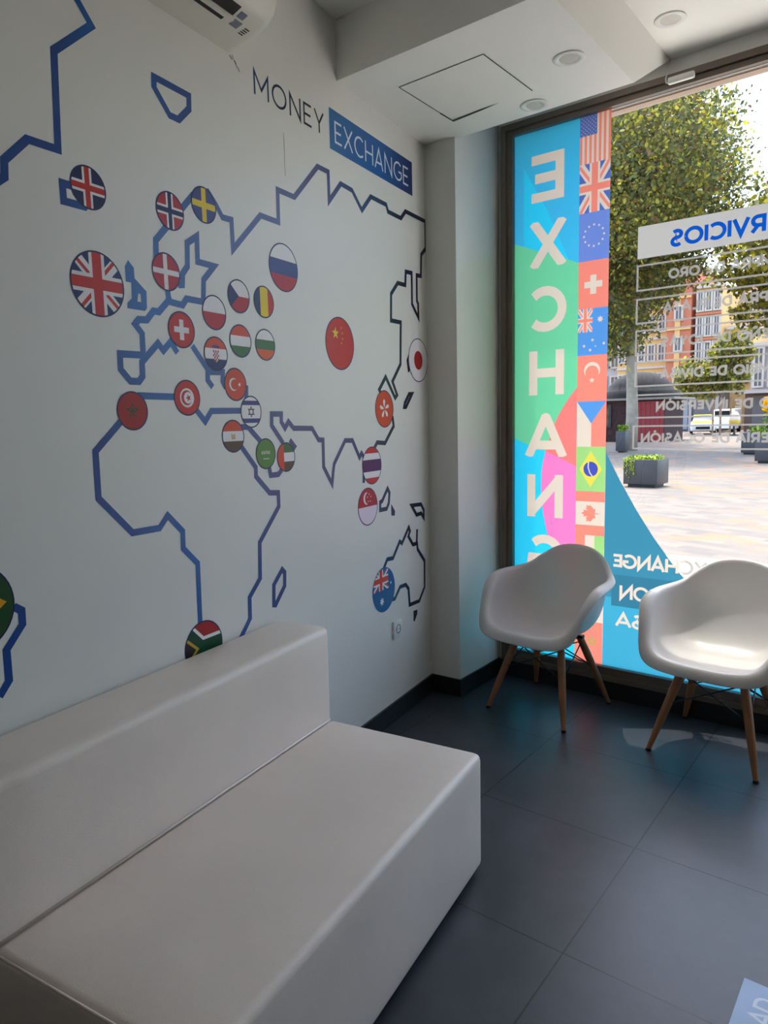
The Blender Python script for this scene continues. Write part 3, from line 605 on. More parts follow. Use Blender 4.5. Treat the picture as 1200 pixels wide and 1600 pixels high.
# a small chequered shield and crown for the Croatian disc
sh = [(rect(-.26 + i * .104, .22 - j * .13 - .13, -.26 + (i + 1) * .104, .22 - j * .13)) for i in range(5) for j in range(5) if (i + j) % 2 == 0]
FL['croatia'] += [(tris([(-.3, .26), (.3, .26), (.3, -.32), (0, -.52), (-.3, -.32)]), 'w'), (sh + [[(-.2, -.4), (0, -.5), (0, -.36)]], 'dr'), ([rect(-.33, .38, .33, .46)] + [[(-.33 + i * .165, .46), (-.165 + i * .165, .46), (-.25 + i * .165, .6)] for i in range(4)], 'B')]
FLAB = {
 'iceland': 'round flag sticker, red cross edged white on dark blue', 'norway': 'round flag sticker, dark blue cross edged white on red', 'sweden': 'round flag sticker, yellow cross on blue',
 'uk': 'large round Union Jack sticker at the left of the map', 'denmark': 'round flag sticker, plain white off-centre cross on red', 'poland': 'round flag sticker, white over red halves without emblem',
 'swiss': 'round red flag sticker with a short white plus cross', 'croatia': 'round flag sticker, red white and navy with chequered shield', 'tunisia': 'round red flag sticker, red crescent and star inside a white disc',
 'morocco': 'round dark red flag sticker with a green star outline', 'czech': 'round flag sticker, white over red with a blue triangle at left', 'romania': 'round flag sticker, upright blue yellow and red stripes',
 'russia': 'medium round flag sticker, white blue and red stripes', 'hungary': 'round flag sticker, red white and green horizontal stripes', 'bulgaria': 'round flag sticker, white green and orange-red stripes',
 'china': 'large round red flag sticker with yellow stars', 'turkey': 'round red flag sticker, white crescent and star without a disc', 'israel': 'round white flag sticker with two blue stripes and six-point star',
 'egypt': 'round flag sticker, red white and dark stripes with gold eagle', 'saudi': 'round green flag sticker with white script and sword', 'uae': 'round flag sticker, red upright band with green white and dark stripes',
 'japan': 'large round white flag sticker with a red disc', 'hongkong': 'round red flag sticker with a white five-petal flower', 'thailand': 'round flag sticker, red white and broad purple middle stripe',
 'singapore': 'round flag sticker, red over white with crescent and five stars', 'south_africa': 'round flag sticker half hidden behind the sofa back, red green and black', 'australia': 'large blue round flag sticker with Union Jack canton above the socket',
 'brazil': 'large round green flag sticker with yellow diamond at the left edge',
}
FLAG_POS['brazil'] = (.908, 1.082, .11); FLAG_POS['south_africa'] = (1.654, .771, .088)
for k, (u, z, r) in FLAG_POS.items():
    r = .0565 if r < .07 else (.0875 if r < .1 else .11)
    ri = r - .0045
    pr = Print(); inner = disc(0, 0, 1.0, 44)
    for it in FL[k]:
        ps, c = it[0], it[1]
        if len(it) > 2: ps = [q for q in (clip(ccw(p), it[2]) for p in ps) if q]
        pr.paint(ps, PI_[c], within=inner)
    off = .0010
    bm = pr.bm(lambda x, y, o: wall_pt(u + x * ri, z + y * ri, o), off)
    o = obj('flag_sticker', bm, PALM); tag(o, FLAB[k], 'flag sticker', 'round country flag stickers on the map')
    rim = 'au' if k == 'australia' else 'rim'
    bm = bmesh.new(); N = 44
    a_ = [bm.verts.new(wall_pt(u + ri * math.cos(2 * PI * i / N), z + ri * math.sin(2 * PI * i / N), off)) for i in range(N)]
    b_ = [bm.verts.new(wall_pt(u + r * math.cos(2 * PI * i / N), z + r * math.sin(2 * PI * i / N), off)) for i in range(N)]
    for i in range(N): bm.faces.new((a_[i], a_[(i + 1) % N], b_[(i + 1) % N], b_[i]))
    obj('border', bm, PALM[PI_[rim]], o)

# ------------------------------------------------------------------ translucent prints on the window
VDIM = .66
def vinyl(name, c, tl=.7, alpha=1.0):
    m = mat('window_vinyl_' + name, tuple(v * VDIM for v in srgb(*c)), .5, spec=.3, transl=tl)
    if alpha < 1:
        n = m.node_tree.nodes; l = m.node_tree.links; out = n['Material Output']; src = out.inputs[0].links[0].from_socket
        t = n.new('ShaderNodeBsdfTransparent'); x = n.new('ShaderNodeMixShader'); x.inputs[0].default_value = alpha
        l.new(t.outputs[0], x.inputs[1]); l.new(src, x.inputs[2]); l.new(x.outputs[0], out.inputs[0])
    return m
VC = {'cy': (66, 186, 226), 'lb': (48, 206, 240), 'gr': (112, 208, 156), 'co': (246, 128, 120), 'pk': (252, 128, 192), 'cr': (224, 208, 188), 'bl': (112, 138, 206), 'rd': (244, 138, 118), 'usb': (86, 110, 180), 'wb': (88, 150, 214),
      'lg': (158, 208, 124), 'ye': (226, 212, 84), 'db': (72, 84, 176), 'te': (62, 136, 160), 'te2': (66, 166, 196), 'bd': (56, 120, 144), 'ol': (156, 172, 84), 'cg': (196, 188, 176)}
VK = list(VC); VM = [vinyl(k, VC[k]) for k in VK]; VI = {k: i for i, k in enumerate(VK)}
pr = Print(); X0, XS, X1, ZT, ZB = -1.866, -1.4965, -1.338, 2.984, .166
pr.paint([rect(X0, ZB, XS, ZT)], VI['cy'])
pr.paint(tris([(-1.806, 2.81), (-1.806, 2.30), (-1.50, 2.20), (-1.554, 2.311), (-1.676, 2.58)]), VI['lb'])  # sunlit area painted lighter; slanted edge and left strip stand for shade
gt = [(-1.866, 2.436), (-1.733, 2.380), (-1.60, 2.33), (-1.4965, 2.281)]
a2 = [(-1.4965, 1.235), (-1.59, 1.279), (-1.674, 1.3144), (-1.80, 1.358), (-1.866, 1.387)]
pr.paint(tris(gt + a2), VI['gr'])
pr.paint(tris([(-1.866, 1.387), (-1.80, 1.358), (-1.674, 1.3144), (-1.59, 1.279), (-1.4965, 1.235), (-1.4965, ZB), (-1.866, ZB)]), VI['lb'])
arc1 = [(-1.4965, 1.652), (-1.532, 1.61), (-1.566, 1.562), (-1.594, 1.518), (-1.62, 1.470), (-1.642, 1.415), (-1.656, 1.367), (-1.674, 1.3144)]
pr.paint(tris(arc1 + [(-1.59, 1.279), (-1.4965, 1.235)]), VI['co'])
arc1b = [(-1.4965, 1.235), (-1.59, 1.279), (-1.674, 1.3144), (-1.690, 1.25), (-1.697, 1.19), (-1.698, 1.11), (-1.694, 1.04), (-1.684, .965), (-1.662, .863), (-1.633, .798), (-1.59, .72), (-1.54, .65), (-1.4965, .60)]
pr.paint(tris(arc1b), VI['pk'])
# flags down the strip, each turned on its side
F = .2355; zt = 2.9885; xm = (XS + X1) / 2; fw = X1 - XS
def fl(i): return zt - F * i, zt - F * (i + 1)
def sub(ps, c, box_): pr.paint([q for q in (clip(ccw(p), box_) for p in ps) if q], VI[c])
a, b = fl(0); a = ZT; sb = rect(XS, b, X1, a); sub([sb], 'cr', sb)
for k in range(7): w7 = fw / 13; sub([rect(X1 - w7 * (2 * k + 1), b, X1 - w7 * 2 * k, a)], 'rd', sb)
cb = rect(XS, a - .098, XS + .088, a); sub([cb], 'usb', cb)
for r_ in range(9):
    for q_ in range(5): sub([disc(XS + .009 + r_ * .0088, a - .010 - q_ * .0185 - (.009 if r_ % 2 else 0), .0024, 5)], 'cr', cb)
def uj(x0, z0, x1, z1, bl, k=1.0):
    cx, cz = (x0 + x1) / 2, (z0 + z1) / 2; w = x1 - x0; bx = rect(x0, z0, x1, z1)
    sub([bx], bl, bx)
    sub([bar((x0, z0), (x1, z1), .26 * w * k), bar((x0, z1), (x1, z0), .26 * w * k)], 'cr', bx)
    sub([bar((x0 + .03 * w, z0), (cx, cz), .09 * w * k), bar((x1 - .03 * w, z1), (cx, cz), .09 * w * k), bar((x0, z1 - .05 * w), (cx, cz), .09 * w * k), bar((x1, z0 + .05 * w), (cx, cz), .09 * w * k)], 'rd', bx)
    sub([rect(cx - .17 * w, z0, cx + .17 * w, z1), rect(x0, cz - .17 * w, x1, cz + .17 * w)], 'cr', bx)
    sub([rect(cx - .1 * w, z0, cx + .1 * w, z1), rect(x0, cz - .1 * w, x1, cz + .1 * w)], 'rd', bx)
a, b = fl(1); uj(XS, b, X1, a, 'usb')
a, b = fl(2); sb = rect(XS, b, X1, a); sub([sb], 'bl', sb)
for k in range(12): t_ = 2 * PI * k / 12; sub(star(xm + .052 * math.cos(t_), (a + b) / 2 + .004 + .052 * math.sin(t_), .008), 'cr', sb)
a, b = fl(3); sb = rect(XS, b, X1, a); cz = (a + b) / 2; sub([sb], 'rd', sb); sub([rect(xm - .0155, cz - .047, xm + .0155, cz + .047), rect(xm - .047, cz - .0155, xm + .047, cz + .0155)], 'cr', sb)
a, b = fl(4); sb = rect(XS, b, X1, a); sub([sb], 'wb', sb); uj(XS, a - .118, XS + .078, a, 'wb')
for x, z, r_, n_ in ((X1 - .04, a - .058, .018, 7), (xm, b + .076, .009, 7), (xm + .06, b + .055, .009, 7), (xm - .045, b + .048, .009, 7), (xm + .016, b + .044, .005, 5), (xm - .012, b + .026, .009, 7)): sub(star(x, z, r_, n_, .5), 'cr', sb)
a, b = fl(5); sb = rect(XS, b, X1, a); sub([sb], 'rd', sb)
cc = crescent(0, 0, .043, .018, a0=52, a1=308)
sub([[(xm - y, a - .078 - x) for x, y in q] for q in cc], 'cr', sb)
sub(star(xm, a - .128, .016), 'cr', sb)
a, b = fl(6); sb = rect(XS, b, X1, a); sub([rect(XS, b, xm, a)], 'cr', sb); sub([rect(xm, b, X1, a)], 'rd', sb); sub([[(XS, a), (X1, a), (xm, a - .115)]], 'wb', sb)
a, b = fl(7); sb = rect(XS, b, X1, a); cz = (a + b) / 2; sub([sb], 'lg', sb); sub([[(xm, a - .022), (xm - .062, cz), (xm, b + .022), (xm + .062, cz)]], 'ye', sb); sub([disc(xm, cz, .039)], 'db', sb)
sub(stroke([(xm - .012, cz + .037), (xm - .014, cz + .01), (xm - .004, cz - .02), (xm + .010, cz - .038)], .006), 'cr', sb)
a, b = fl(8); sb = rect(XS, b, X1, a); cz = (a + b) / 2; sub([sb], 'rd', sb); sub([rect(XS, cz - .063, X1, cz + .063)], 'cr', sb)
leaf = [(0, 1), (.18, .66), (.4, .76), (.34, .25), (.58, .5), (.66, .36), (.98, .42), (.86, .12), (1, 0), (.52, -.42), (.58, -.6), (.06, -.52), (.04, -1), (-.04, -1), (-.06, -.52), (-.58, -.6), (-.52, -.42), (-1, 0), (-.86, .12), (-.98, .42), (-.66, .36), (-.58, .5), (-.34, .25), (-.4, .76), (-.18, .66)]
sub(tris([(xm - v * .050, cz + w_ * .046) for w_, v in leaf]), 'rd', sb)
a, b = fl(9); sb = rect(XS, b, X1, a); w3 = fw / 3; sub([rect(XS, b, XS + w3, a)], 'rd', sb); sub([rect(XS + w3, b, XS + 2 * w3, a)], 'cr', sb); sub([rect(XS + 2 * w3, b, X1, a)], 'lg', sb)
a, b = fl(10); sb = rect(XS, b, X1, a); sub([sb], 'cr', sb); sub([disc(xm, (a + b) / 2, .045)], 'rd', sb)
sb = rect(XS, ZB, X1, fl(11)[0]); sub([sb], 'rd', sb); sub(star(xm + .02, .29, .032), 'ol', sb); sub(star(xm + .02, .29, .016), 'rd', sb)
# mirrored letters E X C H A N G E running down the pane
LWD = .048; H_ = .236
def letter(ch, ztop, w=.205, xr=-1.570):
    gw = GL[ch][0]; k = w / gw
    for pl in GL[ch][1]:
        pts = [(xr - px * k, ztop - H_ + py * H_) for px, py in pl]
        pr.paint(stroke(pts, LWD), VI['cr'], within=rect(xr - w - .004, ztop - H_, xr + .004, ztop))
    return
GLB = dict(GL)
GL['E'] = (.64, [[(.62, .9), (.08, .9), (.08, .1), (.62, .1)], [(.08, .5), (.55, .5)]])
GL['C'] = (.86, [arc(.48, .5, .39, .40, 46, 314, 20)]); GL['G'] = (.9, [arc(.48, .5, .39, .40, 46, 330, 20) + [(.80, .44), (.52, .44)]])
GL['H'] = (.8, [[(.10, 0), (.10, 1)], [(.70, 0), (.70, 1)], [(.1, .5), (.7, .5)]]); GL['N'] = (.82, [[(.10, 0), (.10, 1)], [(.10, .9), (.72, .1)], [(.72, 0), (.72, 1)]])
GL['A'] = (.94, [[(.09, 0), (.47, .94)], [(.47, .94), (.85, 0)], [(.42, .93), (.52, .93)], [(.26, .27), (.7, .27)]])
GL['X'] = (.84, [[(.10, 0), (.74, 1)], [(.10, 1), (.74, 0)]])
for i, (ch, w, xr) in enumerate((('E', .188, -1.580), ('X', .222, -1.556), ('C', .212, -1.562), ('H', .205, -1.569), ('A', .252, -1.547), ('N', .216, -1.568), ('G', .215, -1.562), ('E', .188, -1.580))):
    letter(ch, 2.8585 - .3345 * i, w, xr)
GL.update(GLB)
o = obj('window_decal', pr.bm(win_pt, .003), VM)
tag(o, 'tall colourful window decal with mirrored EXCHANGE letters and a strip of flags', 'window decal')
# lower right decal: teal curved shape with mirrored words
pr = Print()
curve = [(-1.3367, 1.312), (-1.2595, 1.166), (-1.1705, 1.0147), (-1.0836, .8835), (-1.0075, .7838), (-.9576, .7212), (-.9168, .6795), (-.86, .63), (-.78, .57), (-.68, .51), (-.56, .455), (-.42, .41), (-.26, .375), (-.08, .352), (.12, .34), (.55, .335)]
pr.paint(tris(curve + [(.55, ZB), (X1, ZB)]), VI['te2'])
pr.paint(tris(curve[:8] + [(-.86, .55), (X1, .55)]), VI['te'])
pr.paint(tris([(-1.294, .673), (-.908, .673), (-.86, .63), (-.78, .57), (-.70, .52), (-.70, .505), (-1.2945, .505)]), VI['bd'])
GL['E'] = (.64, [[(.62, .9), (.08, .9), (.08, .1), (.62, .1)], [(.08, .5), (.55, .5)]])
ew = word('EXCHANGE', -.775, .7145, .068, .0145, gap=.12, mirror=True, width=.513)
pr.paint([q for q in ew if q[0][0] < -.935], VI['cr']); pr.paint([q for q in ew if q[0][0] >= -.935], VI['cg'])
pr.paint(word('ION', -1.083, .5485, .070, .0145, gap=.12, mirror=True, width=.165), VI['cr'])
pr.paint(word('SA', -1.122, .400, .068, .0145, gap=.1, mirror=True, width=.145), VI['cr'])
o = obj('corner_decal', pr.bm(win_pt, .003), VM); tag(o, 'teal curved window decal low on the pane with mirrored white words', 'window decal')
# services sign
GREYV = [vinyl('grey_sheet', (246, 240, 230), .35), vinyl('services_blue', (6, 108, 232), .35)]
pr = Print(); pr.paint([rect(-1.1965, 2.2515, -.02, 2.402)], 0); pr.paint(word('SERVICIOS', -.522, 2.2875, .070, .0168, gap=.16, mirror=True, width=.516), 1)
o = obj('services_header', pr.bm(win_pt, .003), GREYV); tag(o, 'pale grey window banner with mirrored blue word SERVICIOS', 'window sign')
WV = vinyl('white_outline', (222, 214, 204), .35, alpha=.82)
ROWS = [('COMPRA DE ORO', 2.223, 2.0975, 2.1415, .0410, -1.0455, 'first'), ('COMPRA DE PLATA', 2.0635, 1.941, 1.9865, .0410, -1.0655, 'second'), ('EMPEÑO DE JOYAS', 1.913, 1.7875, 1.8265, .0410, -1.070, 'third'),
        ('CAMBIO DE DIVISA', 1.7605, 1.636, 1.6745, .0410, -1.071, 'fourth'), ('ORO DE INVERSIÓN', 1.6005, 1.481, 1.5205, .0410, -1.087, 'fifth'), ('JOYERÍA DE OCASIÓN', 1.4475, 1.3275, 1.3630, .0440, -1.1570, 'last')]
for i, (tx, zt_, zb_, base, cap, xl, nth) in enumerate(ROWS):
    pr = Print(); xa = -1.199 - .003 * (i == 5); xb = .0
    if i != 4: pr.paint([rect(xa, zb_, xa + .0095, zt_)], 0)
    pr.paint([rect(xa + (.0 if i != 4 else .012), zt_ - .0085, xb, zt_), rect(xa + (.0 if i != 4 else .012), zb_, xb, zb_ + .0085)], 0)
    kk = .058
    tot = sum(GL[('O' if c == 'Ó' else 'I' if c == 'Í' else 'N' if c == 'Ñ' else c)][0] + .2 for c in tx) - .2
    wdt = tot * (.044 if i != 5 else .0455)
    pr.paint(word(tx, xl + wdt, base, cap, .0112, gap=.2, mirror=True, width=wdt), 0)
    o = obj('services_row', pr.bm(win_pt, .003), WV); tag(o, 'mirrored outlined window lettering %s, %s row below the banner' % (tx, nth), 'window lettering', 'outlined service rows on the window')
GL.update(GLB)

# floor sticker at the lower right
pr = Print(); pr.paint([rect(-.313, 1.05, .29, 1.905)], 0)
tx = word('IDAD', 0, 0, .047, .0085, gap=.14, width=.155)
pr.paint([[(-.276 + (.047 - y), 1.705 + x) for x, y in q] for q in tx], 1)
o = obj('floor_sticker', pr.bm(floor_pt, .0008), [mat('sticker_blue', srgb(150, 178, 214), .35, noise=.08, nscale=9), mat('sticker_white', srgb(214, 222, 236), .4)])
tag(o, 'pale blue rectangular floor sticker with faint white lettering at the lower right', 'floor sticker')

# ------------------------------------------------------------------ sofa (local: +x into the room, y along the wall)
def leather():
    m = mat('white_leatherette', srgb(244, 229, 216), .42, noise=.09, nscale=2.2); n = m.node_tree.nodes; l = m.node_tree.links; b = n['Principled BSDF']
    tc = [x for x in n if x.type == 'TEX_COORD'][0]
    v = n.new('ShaderNodeTexVoronoi'); v.inputs['Scale'].default_value = 420; l.new(tc.outputs['Object'], v.inputs['Vector'])
    nz = n.new('ShaderNodeTexNoise'); nz.inputs['Scale'].default_value = 5; nz.inputs['Detail'].default_value = 3; l.new(tc.outputs['Object'], nz.inputs['Vector'])
    b1 = n.new('ShaderNodeBump'); b1.inputs['Strength'].default_value = .12; b1.inputs['Distance'].default_value = .002; l.new(v.outputs[0], b1.inputs['Height'])
    b2 = n.new('ShaderNodeBump'); b2.inputs['Strength'].default_value = .25; b2.inputs['Distance'].default_value = .02; l.new(nz.outputs[0], b2.inputs['Height']); l.new(b1.outputs[0], b2.inputs['Normal']); l.new(b2.outputs[0], b.inputs['Normal'])
    return m
LEA = leather()
PIPE = mat('sofa_piping', srgb(250, 238, 228), .6)
sofa = empty('sofa', wall_pt(1.39, 0)); sofa.rotation_euler = (0, 0, -TH)
tag(sofa, 'white leatherette two-seat sofa with a blocky low back against the wall', 'sofa')
def cushion(name, x0, x1, y0, y1, z0, z1, bev, mats, parent, dome=0.0, lean=0.0):
    bm = bmesh.new(); box(bm, x0, x1, y0, y1, z0, z1)
    bmesh.ops.bevel(bm, geom=bm.edges[:], offset=bev, segments=4, affect='EDGES', profile=.5)
    # finer grid so that the padding can swell a little
    bmesh.ops.subdivide_edges(bm, edges=[e for e in bm.edges if e.calc_length() > .2], cuts=9, use_grid_fill=True)
    for v in bm.verts:
        fx = (v.co.x - x0) / (x1 - x0); fy = (v.co.y - y0) / (y1 - y0); fz = (v.co.z - z0) / (z1 - z0)
        if dome and fz > .95: v.co.z += dome * math.sin(PI * max(0, min(1, fx))) * math.sin(PI * max(0, min(1, fy))) ** .5
        if lean: v.co.x -= lean * fz
    return obj(name, bm, mats, parent, angle=60)
sy0, sy1 = .745 - 1.39, 2.035 - 1.39
cushion('seat', .235, .832, sy0, sy1, .02, .415, .022, LEA, sofa, dome=.006)
cushion('backrest', .006, .238, sy0 - .0, sy1 + .012, .02, .765, .026, LEA, sofa)
bm = bmesh.new(); tube(bm, [(.243, sy0 + .01, .418), (.243, sy1 - .015, .418)], .0032, 8); obj('piping', bm, PIPE, sofa, smooth=True)
bm = bmesh.new(); tube(bm, [(.25, sy0 + .004, .408), (.52, sy0 + .002, .411), (.81, sy0 + .004, .408)], .003, 8); obj('piping', bm, LEA, sofa, smooth=True)
for x in (.08, .76):
    for y in (sy0 + .07, sy1 - .07):
        bm = bmesh.new(); box(bm, x - .025, x + .025, y - .025, y + .025, 0, .024); obj('foot', bm, BLACK, sofa)

# ------------------------------------------------------------------ shell armchairs
SHELL = mat('white_shell_plastic', srgb(228, 224, 220), .32, spec=.45, noise=.03, nscale=5, transl=.22)
BEECH = mat('beech_leg', srgb(160, 106, 66), .45, noise=.25, nscale=14)
WIRE = mat('black_wire', srgb(16, 16, 16), .4)
# keyed round the rim, front (0) -> right side -> back (180); mirrored on the left. (angle, ridge xyz, outer-edge xyz, h exponent, v exponent)
RIM = [(0, (0, -.215, .446), (0, -.275, .402), 1.5, 3.0),
       (22, (.10, -.215, .449), (.122, -.273, .404), 1.5, 3.0),
       (40, (.185, -.200, .466), (.215, -.252, .414), 1.6, 3.0),
       (55, (.232, -.160, .520), (.272, -.208, .450), 1.8, 3.0),
       (68, (.255, -.105, .610), (.300, -.150, .560), 2.0, 3.2),
       (82, (.266, -.035, .675), (.330, -.060, .648), 2.1, 3.2),
       (98, (.268, .050, .688), (.325, .055, .668), 2.0, 3.2),
       (115, (.255, .130, .690), (.300, .150, .680), 1.9, 3.0),
       (132, (.222, .200, .706), (.248, .225, .702), 1.7, 2.8),
       (148, (.176, .250, .752), (.192, .272, .752), 1.45, 2.7),
       (164, (.100, .282, .802), (.108, .302, .804), 1.35, 2.6),
       (180, (0, .292, .818), (0, .312, .820), 1.3, 2.6)]
def cr_interp(keys, a):
    """Catmull-Rom through the rim keys, mirrored at both ends"""
    ks = [(-k[0], (-k[1][0], k[1][1], k[1][2]), (-k[2][0], k[2][1], k[2][2]), k[3], k[4]) for k in keys[1:3]][::-1] + list(keys) + [(360 - k[0], (-k[1][0], k[1][1], k[1][2]), (-k[2][0], k[2][1], k[2][2]), k[3], k[4]) for k in keys[-3:-1][::-1]]
    for i in range(1, len(ks) - 2):
        if ks[i][0] <= a <= ks[i + 1][0] + 1e-9:
            t = (a - ks[i][0]) / (ks[i + 1][0] - ks[i][0]); p = [ks[i - 1], ks[i], ks[i + 1], ks[i + 2]]
            def f(g): v = [g(q) for q in p]; return .5 * (2 * v[1] + (v[2] - v[0]) * t + (2 * v[0] - 5 * v[1] + 4 * v[2] - v[3]) * t * t + (3 * v[1] - v[0] - 3 * v[2] + v[3]) * t ** 3)
            return [f(lambda q: q[1][c]) for c in range(3)], [f(lambda q: q[2][c]) for c in range(3)], f(lambda q: q[3]), f(lambda q: q[4])
def shell_mesh():
    bm = bmesh.new(); N = 96; C = Vector((0, .015, .412)); S_ = [0, .1, .2, .3, .4, .5, .6, .7, .8, .88, .95, 1.0]
    cols = []
    for k in range(N):
        a = 360 * k / N; m = a if a <= 180 else 360 - a
        rd, od, hp, vp = cr_interp(RIM, m)
        if a > 180: rd[0] *= -1; od[0] *= -1
        rd = Vector(rd); od = Vector(od); col = []
        for s in S_[1:]:
            h = 1 - (1 - s) ** hp; v = s ** vp
            p = Vector((C.x + (rd.x - C.x) * h, C.y + (rd.y - C.y) * h, C.z + (rd.z - C.z) * v))
            # soft shoulder just inside the ridge
            col.append(p)
        out = Vector((od.x - rd.x, od.y - rd.y, 0)); L = out.length; dn = rd.z - od.z
        up = min(.012, L * .18)
        for s in (.18, .4, .62, .82, 1.0):
            p = rd + out * (math.sin(s * PI / 2) ** .9) + Vector((0, 0, up * math.sin(PI * min(1, s * 1.4)) if s < .7 else 0)) - Vector((0, 0, dn * (1 - math.cos(s * PI / 2))))
            col.append(p)
        # slight return under the edge
        cols.append(col)
    c0 = bm.verts.new(C); vs = [[bm.verts.new(p) for p in col] for col in cols]
    for k in range(N):
        n_ = (k + 1) % N
        bm.faces.new((c0, vs[k][0], vs[n_][0]))
        for j in range(len(vs[0]) - 1): bm.faces.new((vs[k][j], vs[k][j + 1], vs[n_][j + 1], vs[n_][j]))
    bmesh.ops.smooth_vert(bm, verts=[v for v in bm.verts if not v.is_boundary], factor=.5, use_axis_x=True, use_axis_y=True, use_axis_z=True)
    bmesh.ops.translate(bm, verts=bm.verts, vec=(0, -.035, 0))
    return bm
def make_chair():
    e = empty('shell_armchair')
    o = obj('shell', shell_mesh(), SHELL, e, smooth=True)
    so = o.modifiers.new('thickness', 'SOLIDIFY'); so.thickness = .006; so.offset = -1; su = o.modifiers.new('smooth', 'SUBSURF'); su.levels = 1; su.render_levels = 1
    legs = []
    for sx, sy in ((-1, -1), (1, -1), (-1, 1), (1, 1)):
        top = Vector((sx * .125, -.10 if sy < 0 else .085, .375)); ft = Vector((sx * .222, -.232 if sy < 0 else .222, .006)); legs.append((top, ft))
        lg = bmesh.new(); d = ft - top
        tube(lg, [top, top + d * .25, top + d * .6, ft - d * .0], [.0175, .0195, .0175, .0105], 16); lo = obj('leg', lg, BEECH, e, smooth=False, angle=40)
        cp = bmesh.new(); tube(cp, [ft - d * .012, Vector((ft.x, ft.y, 0.0))], [.0120, .0125], 14); obj('foot_cap', cp, WIRE, lo, angle=40)
        br = bmesh.new(); tube(br, [top + Vector((-sx * .03, -sy * .03, .012)), top + d * .02], [.006, .006], 8); box(br, top.x - .02, top.x + .02, top.y - .012, top.y + .012, .372, .388); obj('leg_bracket', br, WIRE, e)
    def on(i, t): return legs[i][0] + (legs[i][1] - legs[i][0]) * t
    for i, j in ((0, 1), (1, 3), (3, 2), (2, 0)):
        for p, q in ((i, j), (j, i)):
            bm = bmesh.new(); tube(bm, [on(p, .06), on(q, .44)], .0034, 8); obj('cross_wire', bm, WIRE, e, smooth=True)
    for i in range(4):
        bm = bmesh.new(); tube(bm, [on(i, .04), Vector((on(i, .04).x * .3, on(i, .04).y * .3, .396))], .0045, 8); obj('mount_bar', bm, WIRE, e, smooth=True)
    return e
def copy_tree(o, parent=None):
    c = o.copy(); COL.objects.link(c); c.parent = parent
    for ch in list(o.children): copy_tree(ch, c)
    return c
ch = make_chair(); ch.location = (-1.508, 3.272, 0); ch.rotation_euler = (0, 0, math.radians(-6.7))
tag(ch, 'white shell armchair with beech legs in front of the flag decal', 'chair', 'white shell armchairs by the window')
c2 = copy_tree(ch); c2.location = (-.692, 3.275, 0); c2.rotation_euler = (0, 0, math.radians(-4.5))
tag(c2, 'white shell armchair at the right edge with sunlight on its seat', 'chair', 'white shell armchairs by the window')

# ------------------------------------------------------------------ the square outside
ZG = -.15
def paving():
    m = bpy.data.materials.new('plaza_paving'); m.use_nodes = True; n = m.node_tree.nodes; l = m.node_tree.links; b = n['Principled BSDF']
    tc = n.new('ShaderNodeTexCoord'); br = n.new('ShaderNodeTexBrick'); mp = n.new('ShaderNodeMapping'); mp.inputs['Rotation'].default_value = (0, 0, .35)
    l.new(tc.outputs['Object'], mp.inputs[0]); l.new(mp.outputs[0], br.inputs[0]); br.inputs['Scale'].default_value = 1.0
    br.inputs['Brick Width'].default_value = .4; br.inputs['Row Height'].default_value = .2; br.inputs['Mortar Size'].default_value = .006
    br.inputs['Color1'].default_value = (*srgb(120, 109, 97), 1); br.inputs['Color2'].default_value = (*srgb(98, 91, 86), 1); br.inputs['Mortar'].default_value = (*srgb(104, 98, 92), 1)
    nz = n.new('ShaderNodeTexNoise'); nz.inputs['Scale'].default_value = 1.1; nz.inputs['Detail'].default_value = 5; l.new(mp.outputs[0], nz.inputs['Vector'])
    rp = n.new('ShaderNodeMapRange'); rp.inputs[1].default_value = .52; rp.inputs[2].default_value = .66; l.new(nz.outputs[0], rp.inputs[0])
    mx = n.new('ShaderNodeMixRGB'); mx.inputs[2].default_value = (*srgb(150, 106, 72), 1)
    sc = n.new('ShaderNodeMath'); sc.operation = 'MULTIPLY'; sc.inputs[1].default_value = .85; l.new(rp.outputs[0], sc.inputs[0])
    l.new(sc.outputs[0], mx.inputs[0]); l.new(br.outputs[0], mx.inputs[1]); l.new(mx.outputs[0], b.inputs['Base Color']); b.inputs['Roughness'].default_value = .8
    return m
bm = bmesh.new(); box(bm, -160, 120, 3.70, 220, ZG - .3, ZG); S('ground', bm, paving())
bm = bmesh.new(); box(bm, -12, 12, 3.955, 8.4, ZG, ZG + .012); S('bounce_sidewalk', bm, mat('pale_bounce_stone', srgb(214, 206, 194), .8, noise=.08, nscale=2))  # unseen pale strip added to bounce sunlight in through the window
PLANTER = mat('planter_dark_metal', srgb(62, 62, 66), .45, noise=.1, nscale=3)
SOIL = mat('soil', srgb(70, 54, 40), .9)
LEAFY = mat('leaf_lime', srgb(168, 186, 40), .5, transl=.35)
LEAFG = mat('leaf_green', srgb(78, 112, 40), .5, transl=.35)
BLOOM = mat('yellow_flowers', srgb(238, 190, 20), .6, transl=.3)
TREEL = [mat('plane_leaf', srgb(112, 118, 56), .5, transl=.4), mat('plane_leaf_lit', srgb(178, 172, 62), .5, transl=.5), mat('plane_leaf_dark', srgb(78, 88, 48), .6, transl=.3), mat('plane_leaf_brown', srgb(128, 96, 50), .6, transl=.3)]  # lit leaf tone has sunlight put into its colour, scattered among the others
BARK = mat('plane_bark', srgb(164, 152, 134), .8, noise=.4, nscale=2.5, bump=.3, bscale=6)
